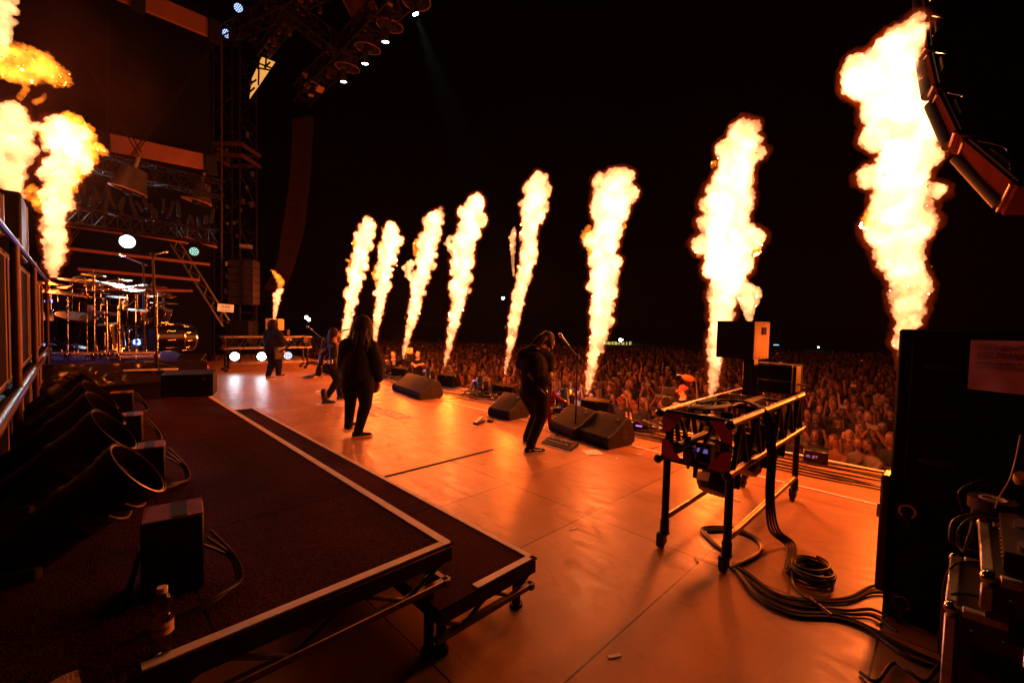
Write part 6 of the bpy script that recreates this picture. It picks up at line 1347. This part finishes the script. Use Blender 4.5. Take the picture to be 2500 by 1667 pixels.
M['beardm'] = mat('grey_beard', (.16, .1, .07), .8, bump=.5, bscale=200)
M['capm'] = mat('red_cap', (.3, .06, .04), .8)
o, hc, ns, f = crew('young camera crew man with a lanyard badge looking down at a device in the pit', 961, 15.05, 867, (-.8, -.75, -.35), M['cloth'], (((977, 888, 15.1), (981, 904, 15.0)), ((948, 886, 15.0), (945, 878, 14.8))), hair=M['hairbrown'])
MB().box(J(962, 886, 14.84), (.09, .01, .13), Matrix.Rotation(-YAW, 3, 'Z')).build('badge', M['white'], o)
MB().tube([ns+V(-.06, .02, .0), J(959, 878, 14.87), J(962, 882, 14.85)], .006, 6).build('lanyard', M['plastic'], o)
tag(MB().box(J(944, 873, 14.7), (.14, .08, .1), Matrix.Rotation(.7, 3, 'Z'), bev=.01).build('handheld_device', M['plastic']), 'small dark device in the raised hand of the young crew man', 'device')
o, hc, ns, f = crew('bald bearded camera crew man with glasses, forearm held across his chest', 1020, 14.9, 866, (-.85, -.6, -.1), M['cloth'], (((1037, 888, 14.9), (1020, 891, 14.6)), ((1006, 888, 14.8), (1016, 893, 14.6))), beard=M['beardm'], glasses=True)
o, hc, ns, f = crew('camera operator in a red cap and headphones beside the crane camera, by the cart', 1668, 8.8, 955, (-.85, .5, -.3), M['cloth'], (((1640, 990, 8.7), (1628, 975, 8.5)), ((1690, 1000, 8.7), (1650, 985, 8.5))), hair=M['hair'], cap=M['capm'], zf=-1.15)
def tripodcam(label, x, y, t, hgt, scr=False, zf=-.9, s=1.):
    c = J(x, y, t); o = thing('broadcast_camera', label, 'camera', V(c.x, c.y, zf)); Rm = Matrix.Rotation(-YAW-.5, 3, 'Z')
    MB().box(c, (.24*s, .5*s, .26*s), Rm, bev=.02).build('camera_body', M['plastic'], o)
    MB().cyl(c-Rm@V(0, .25, 0)*s, c-Rm@V(0, .5, 0)*s, .09*s, .11*s, 20).build('lens', M['black'], o); MB().cyl(c-Rm@V(0, .5, 0)*s, c-Rm@V(0, .505, 0)*s, .085*s, n=20).build('lens_glass', M['chrome'], o)
    MB().box(c+V(0, 0, .24*s), (.34*s, .04, .2*s), Rm, bev=.01).build('viewfinder', M['yellow'] if scr else M['plastic'], o)
    for k in range(3):
        a = 2.1*k+.3; MB().cyl(c-V(0, 0, .13), V(c.x+cos(a)*.45, c.y+sin(a)*.45, zf), .035, .025, 10).build('tripod_leg', M['matte'], o)
    return o
tripodcam('large camera on a tripod between the two camera crew men', 998, 873, 14.9, 1, True)
oc = tripodcam('crane camera with an orange-lit monitor in front of the operator in the cap', 1632, 975, 8.5, 1, False, -1.15, .7)
mm_ = thing('camera_monitor', 'round orange-lit monitor hood held on a thin arm above the camera operator', 'monitor', J(1680, 922, 9)); MB().ball(J(1680, 923, 9), (.14, .05, .07), Matrix.Rotation(-YAW, 3, 'Z')@Matrix.Rotation(.3, 3, 'Y'), 18).build('hood', mat('monitor_hood', (.4, .14, .07), .5), mm_)
MB().tube(spline([J(1652, 915, 9), J(1668, 916, 9), J(1695, 922, 9.1), J(1702, 960, 9.2), J(1700, 1000, 9.3)]), .015, 8).build('arm', M['rail'], mm_)
for i, (x, y, t) in enumerate(((1000, 900, 15), (1672, 1000, 9))):
    c = J(x, y, t); zf = -.9 if i == 0 else -1.15
    q = thing('camera_platform', ['scaffold camera platform in the pit under the two crew men', 'small camera platform in the pit behind the truss cart'][i], 'platform', (c.x, c.y, -2))
    MB().box((c.x, c.y, zf-.03), (1.6, 2.6 if i == 0 else 1.4, .06), bev=.01).build('deck_panel', M['black'], q)
    for sx_ in (-.7, .7):
        for sy_ in (-1, 1): MB().cyl((c.x+sx_, c.y+sy_*(1.1 if i == 0 else .6), -2), (c.x+sx_, c.y+sy_*(1.1 if i == 0 else .6), zf-.05), .03, n=8).build('leg', M['frame'], q)
# ================================================================ CROWD
rc = random.Random(21)
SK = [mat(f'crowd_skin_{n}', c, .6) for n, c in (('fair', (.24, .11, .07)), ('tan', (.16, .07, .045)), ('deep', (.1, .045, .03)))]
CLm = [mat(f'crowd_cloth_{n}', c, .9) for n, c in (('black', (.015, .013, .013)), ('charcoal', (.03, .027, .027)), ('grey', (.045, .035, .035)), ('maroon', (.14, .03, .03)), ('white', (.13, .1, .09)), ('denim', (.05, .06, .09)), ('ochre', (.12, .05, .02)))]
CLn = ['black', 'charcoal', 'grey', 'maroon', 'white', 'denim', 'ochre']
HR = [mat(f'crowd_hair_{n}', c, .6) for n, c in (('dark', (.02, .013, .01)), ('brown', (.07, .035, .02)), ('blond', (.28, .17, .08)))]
PHN = glow('phone_screen', (1., .16, .03), .25)
def person_mesh(rnd, pose, n=10, legs=True, detail=True, longhair=False, cap=False, beard=False):
    """unit: metres, feet at the origin, facing -X. material slots: 0 skin 1 cloth 2 hair 3 trousers 4 phone 5 cap"""
    mb = MB(); lean = .22 if pose == 'lean' else rnd.uniform(-.02, .06)
    H = 1.5
    prof = [(.84, .15, .11, 1), (.98, .165, .115, 1), (1.12, .155, .11, 1), (1.28, .19, .125, 1), (1.39, .205, .115, 1), (1.45, .14, .09, 1), (1.475, .062, .062, 0), (1.525, .055, .058, 0), (1.56, .062, .075, 0), (1.60, .078, .094, 0), (1.65, .083, .1, 0), (1.70, .083, .102, 0), (1.755, .07, .09, 2), (1.785, .042, .055, 2), (1.797, .01, .012, 2)]
    rings = []
    for z, ry, rx, m_ in prof:
        off = -lean*max(0, (z-.9)) - (.012 if z > 1.54 else 0)
        rings.append([V(off+rx*cos(2*pi*j/n), ry*sin(2*pi*j/n), z) for j in range(n)])
    mb.mi = 1; mb.loft(rings)
    # colour the lofted faces
    for i in range(len(prof)-1):
        for j in range(n):
            a = 2*pi*(j+.5)/n; k = i*n+j; z = prof[i][0]; m_ = prof[i][3]
            if m_ == 0 and z >= 1.55 and cos(a) > -.15+(.35 if z < 1.6 else 0): m_ = 2
            if z >= 1.70: m_ = 5 if cap else 2
            if z >= 1.70 and z < 1.72 and cos(a) < -.6 and not cap: m_ = 0
            if i < 1: m_ = 3
            mb.m[k] = m_
    hx = -lean*.72-.012
    if detail:
        mb.mi = 2
        for s_ in (-1, 1): mb.box((hx-.092, s_*.032, 1.668), (.02, .03, .012))
        mb.mi = 0; mb.box((hx-.108, 0, 1.64), (.03, .02, .04)); mb.mi = 3; mb.box((hx-.095, 0, 1.598), (.016, .04, .01))
        if beard: mb.mi = 2; mb.ball((hx-.07, 0, 1.575), (.045, .055, .04), n=8)
    if longhair:
        mb.mi = 2
        for s_ in (-1, 1): mb.cap((hx+.02, s_*.085, 1.68), (hx+.03, s_*.11, 1.42), .045, .03, 8)
        mb.cap((hx+.07, 0, 1.68), (hx+.11, 0, 1.38), .075, .06, 8)
    if cap: mb.mi = 5; mb.box((hx-.13, 0, 1.715), (.1, .13, .012))
    sh = [V(-lean*.5, s_*.185, 1.40) for s_ in (-1, 1)]
    def arm(s_, e, w, hnd=True):
        e, w = Vector(e), Vector(w); a = sh[0 if s_ < 0 else 1]
        mb.mi = 1; mb.cyl(a, a.lerp(e, .6), .055, .05, 7); mb.mi = 0; mb.cyl(a.lerp(e, .55), e, .042, .038, 7); mb.cyl(e, w, .038, .027, 7)
        u = (w-e).normalized(); mb.ball(w+u*.04, (.034, .018, .045), basis(u), 8)
        if detail:
            for q in range(4): mb.cyl(w+u*.06+V(0, (q-1.5)*.014, 0), w+u*.115+V(-.008, (q-1.5)*.02, 0), .008, .006, 5)
    for s_ in (-1, 1):
        y = s_*.185
        if pose in ('down', 'head'): arm(s_, (.02, y*1.25, 1.12), (-.1, y*1.15, .9))
        elif pose == 'cross': arm(s_, (-.02, y*1.3, 1.14), (-.2, -y*.3, 1.16))
        elif pose == 'lean': arm(s_, (-.3, y*1.3, 1.18), (-.42, -y*.25, 1.08))
        elif pose == 'up2': arm(s_, (-.12, y*1.5, 1.62), (-.14, y*1.2, 1.92))
        elif pose == 'up1': arm(s_, (-.12, y*1.3, 1.64), (-.1, y*1.1, 1.95)) if s_ > 0 else arm(s_, (.0, y*1.2, 1.12), (-.15, y, .95))
        elif pose == 'horn': arm(s_, (-.22, y*1.5, 1.5), (-.3, y*1.1, 1.78)) if s_ < 0 else arm(s_, (.0, y*1.2, 1.12), (-.15, y, .95))
        elif pose == 'phone': arm(s_, (-.2, y*1.3, 1.42), (-.3, y*.35, 1.72))
        elif pose == 'clap': arm(s_, (-.1, y*1.4, 1.3), (-.3, y*.15, 1.5))
    if pose == 'phone': mb.mi = 4; mb.box((-.34, 0, 1.8), (.01, .15, .075))
    if legs:
        mb.mi = 3
        for s_ in (-1, 1): mb.cyl((0, s_*.085, .88), (.01, s_*.1, .45), .085, .06, 8); mb.cyl((.01, s_*.1, .45), (.0, s_*.11, .06), .06, .045, 8); mb.box((-.05, s_*.11, .035), (.26, .09, .07))
    return mb
POSES = ['down', 'down', 'cross', 'head', 'up1', 'horn', 'phone', 'clap', 'down', 'head', 'down', 'cross', 'up2', 'clap', 'head', 'down']
PT = {'down': 'arms down', 'head': 'arms down', 'cross': 'folded arms', 'up2': 'both arms raised', 'up1': 'one arm raised high', 'horn': 'a raised fist', 'phone': 'a phone held up', 'clap': 'hands clapping', 'lean': 'forearms on the barrier'}
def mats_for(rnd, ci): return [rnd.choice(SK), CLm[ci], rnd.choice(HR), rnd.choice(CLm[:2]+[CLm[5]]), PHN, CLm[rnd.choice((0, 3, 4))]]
protos = []
def build_proto(i, pose, rnd, ci, lh, cp, bd):
    mb = person_mesh(rnd, pose, 10, True, True, lh, cp, bd); me_o = mb.build('person', mats_for(rnd, ci), None, True)
    return me_o
def in_view(p):
    q = p-EYE; k = q.dot(fw)
    if k < 1: return None
    return 1250+FPX*q.dot(rt)/k, 833.5+FPX*q.dot(dn)/k, k
# candidate positions: hexagonally jittered rows
cands = []
y = -2.0
row = 0
X = 10.25
while X < 62:
    sp = .56 if X < 22 else (.68 if X < 36 else .9); yy = -3+(.3 if row % 2 else 0)
    while yy < 75:
        p = V(X+rc.uniform(-.12, .12), yy+rc.uniform(-.14, .14), -2.0); v = in_view(p+V(0, 0, 1.6))
        if v and 735 < v[0] < 2185 and v[2] < 41 and v[1] < 1190: cands.append((v[2], v[0], v[1], p))
        yy += sp
    X += sp*.95; row += 1
cands = [c for c in cands if rc.random() < .93]
def hidden(px, py):
    """rough screens: cart, cabinet, performers - the people behind them stay but are not the individuals we count first"""
    return False
cands.sort(key=lambda c: c[0]); ind = cands[:300]; rest = cands[300:]
rnd = random.Random(77)
PR = {}
combos = []
for i in range(44):
    pose = POSES[i % len(POSES)]; combos.append((pose, rnd.choice((0, 0, 0, 1, 1, 2, 3, 4, 5, 6)), i % 3 == 0, i % 5 == 2, i % 4 == 1))
leanc = [('lean', c, l, k, b) for c, l, k, b in ((0, True, False, False), (1, False, True, True), (3, False, False, False), (0, False, True, False), (6, True, False, False), (4, False, False, True))]
GP = 'people of the packed crowd before the stage'
for i, (dep, px, py, p) in enumerate(ind):
    first = p.x < 10.6
    cb = rnd.choice(leanc) if first else rnd.choice(combos)
    if cb not in PR:
        PR[cb] = build_proto(i, cb[0], rnd, *cb[1:]); o = PR[cb]
    else: o = PR[cb].copy(); COL.objects.link(o)
    o.location = p; s_ = rnd.uniform(.93, 1.05); o.scale = (s_, s_, s_)
    o.rotation_euler = (0, 0, math.atan2(p.y-6, p.x-2)*.6+rnd.uniform(-.5, .5))
    hr = 'long hair, ' if cb[2] else ('cap, ' if cb[3] else ('beard, ' if cb[4] else ''))
    pl = next(t_ for lim, t_ in ((880, 'left of the camera crew'), (1060, 'behind the camera crew'), (1200, 'left of the bowed guitarist'), (1350, 'beside the bowed guitarist'), (1480, 'behind the wedge pair'), (1600, 'left of the truss cart'), (1760, 'above the near cart end'), (1900, 'behind the cart boxes'), (2030, 'right of the truss cart'), (9999, 'beside the black cabinet')) if px < lim)
    rw = ('front', 'second', 'third', 'fourth', 'fifth', 'sixth', 'seventh', 'eighth', 'ninth', 'tenth', 'eleventh', 'twelfth')[min(11, int((p.x-10.1)/.535))]
    tag(o, f'{CLn[cb[1]]} top, {PT[cb[0]]}, {hr}{rw} crowd row, {pl}', 'person', GP)
# the rest of the crowd: one object
low = []
for i in range(26):
    pose = POSES[i % len(POSES)]; mb = person_mesh(rnd, pose, 7, False, False, i % 3 == 0, i % 6 == 1); low.append(mb)
allm = SK+CLm+HR+[PHN]
big_v = []; big_f = []; big_m = []
for dep, px, py, p in rest:
    mb = rnd.choice(low); a = math.atan2(p.y-6, p.x-2)*.6+rnd.uniform(-.6, .6); s_ = rnd.uniform(.93, 1.05); ca, sa = cos(a)*s_, sin(a)*s_
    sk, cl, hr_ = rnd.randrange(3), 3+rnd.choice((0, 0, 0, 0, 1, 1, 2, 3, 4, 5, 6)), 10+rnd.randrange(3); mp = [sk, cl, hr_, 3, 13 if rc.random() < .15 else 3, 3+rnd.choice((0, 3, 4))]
    o_ = len(big_v); big_v += [(p.x+v.x*ca-v.y*sa, p.y+v.x*sa+v.y*ca, p.z+v.z*s_) for v in mb.v]; big_f += [tuple(k+o_ for k in f) for f in mb.f]; big_m += [mp[k] for k in mb.m]
me = bpy.data.meshes.new('crowd'); me.from_pydata(big_v, [], big_f)
for q in allm: me.materials.append(q)
me.polygons.foreach_set('material_index', big_m); me.polygons.foreach_set('use_smooth', [True]*len(me.polygons)); me.update()
o = bpy.data.objects.new('crowd', me); COL.objects.link(o); tag(o, 'dense festival crowd filling the dark field behind the front rows', 'crowd', kind='stuff')
# barrier panels
M['barr'] = mat('barrier_aluminium', (.3, .27, .25), .4, .8, var=.3, scale=6)
bp_ = None
for k in range(20):
    y0 = -1+1.1*k
    if bp_ is None:
        bp_ = thing('crowd_barrier', 'x', 'barrier', (9.75, y0, -2), 0, 'aluminium crowd barriers before the front row')
        MB().box((9.75, y0+.55, -.88), (.12, 1.06, .05), bev=.015).build('top_rail', M['barr'], bp_)
        MB().box((9.72, y0+.55, -1.45), (.02, 1.04, 1.05)).build('panel', mat('barrier_panel', (.05, .035, .03), .6), bp_)
        for q in (.03, 1.07): MB().cyl((9.74, y0+q, -2), (9.74, y0+q, -.9), .022, n=8).build('post', M['barr'], bp_)
        MB().box((9.45, y0+.55, -1.97), (.6, 1.0, .03)).build('foot_plate', M['barr'], bp_)
        c = bp_
    else: c = copy_tree(bp_); c.location = (9.75, y0, -2)
    c['label'] = (['nearest', 'second', 'third', 'fourth', 'fifth', 'sixth', 'seventh', 'eighth', 'ninth', 'tenth', 'eleventh', 'twelfth', 'thirteenth', 'fourteenth', 'fifteenth', 'sixteenth', 'seventeenth', 'eighteenth', 'nineteenth', 'farthest'][k])+' aluminium crowd barrier panel, counted from the black cabinet'
tag(MB().add([(9.6, .2, -.86), (9.6, 2.0, -.86), (9.6, 2.0, -1.5), (9.6, .2, -1.5), (9.63, .2, -.86), (9.63, 2.0, -.86), (9.63, 2.0, -1.5), (9.63, .2, -1.5)], [(0, 1, 2, 3), (7, 6, 5, 4), (0, 4, 5, 1), (3, 2, 6, 7)]).build('fan_banner', mat('banner_cloth', (.5, .3, .3), .9, col2=(.15, .06, .07), scale=14)), 'pale patterned fan banner hanging over the barrier at the right', 'banner')

hz = bpy.data.materials.new('thin_smoke'); hz.use_nodes = True; nt = hz.node_tree; nt.nodes.remove(nt.nodes['Principled BSDF'])
pv = nt.nodes.new('ShaderNodeVolumePrincipled'); pv.inputs['Density'].default_value = .00018; pv.inputs['Color'].default_value = (.9, .9, .9, 1); pv.inputs['Anisotropy'].default_value = .3
nt.links.new(pv.outputs[0], nt.nodes['Material Output'].inputs['Volume'])
h = MB().box((90, 90, 12), (240, 240, 30)).build('haze', hz, None, False); h['kind'] = 'stuff'

# red-lit smoke drifting round the two flames at the upper left
sm = bpy.data.materials.new('drifting_smoke'); sm.use_nodes = True; nt = sm.node_tree; nt.nodes.remove(nt.nodes['Principled BSDF'])
pv = nt.nodes.new('ShaderNodeVolumePrincipled'); pv.inputs['Color'].default_value = (.9, .4, .3, 1)
tc = nt.nodes.new('ShaderNodeTexCoord'); n = nt.nodes.new('ShaderNodeTexNoise'); n.inputs['Scale'].default_value = 2.2; n.inputs['Detail'].default_value = 3
ln = nt.nodes.new('ShaderNodeVectorMath'); ln.operation = 'LENGTH'; nt.links.new(tc.outputs['Object'], ln.inputs[0]); nt.links.new(tc.outputs['Object'], n.inputs['Vector'])
mr = nt.nodes.new('ShaderNodeMapRange'); mr.inputs['From Min'].default_value = 1.; mr.inputs['From Max'].default_value = 0.; mr.inputs['To Max'].default_value = .06; nt.links.new(ln.outputs['Value'], mr.inputs[0])
mr2 = nt.nodes.new('ShaderNodeMapRange'); mr2.inputs['From Min'].default_value = .38; mr2.inputs['From Max'].default_value = .65; nt.links.new(n.outputs[0], mr2.inputs[0])
mu = nt.nodes.new('ShaderNodeMath'); mu.operation = 'MULTIPLY'; nt.links.new(mr.outputs[0], mu.inputs[0]); nt.links.new(mr2.outputs[0], mu.inputs[1]); nt.links.new(mu.outputs[0], pv.inputs['Density'])
nt.links.new(pv.outputs[0], nt.nodes['Material Output'].inputs['Volume'])
o = MB().ball((0, 0, 0), 1.0, n=20).build('smoke_cloud', sm); o.location = D(70, 220, 9); o.scale = (2.6, 3.2, 3.0); tag(o, 'red-lit smoke drifting round the flames at the upper left', 'smoke', kind='stuff')
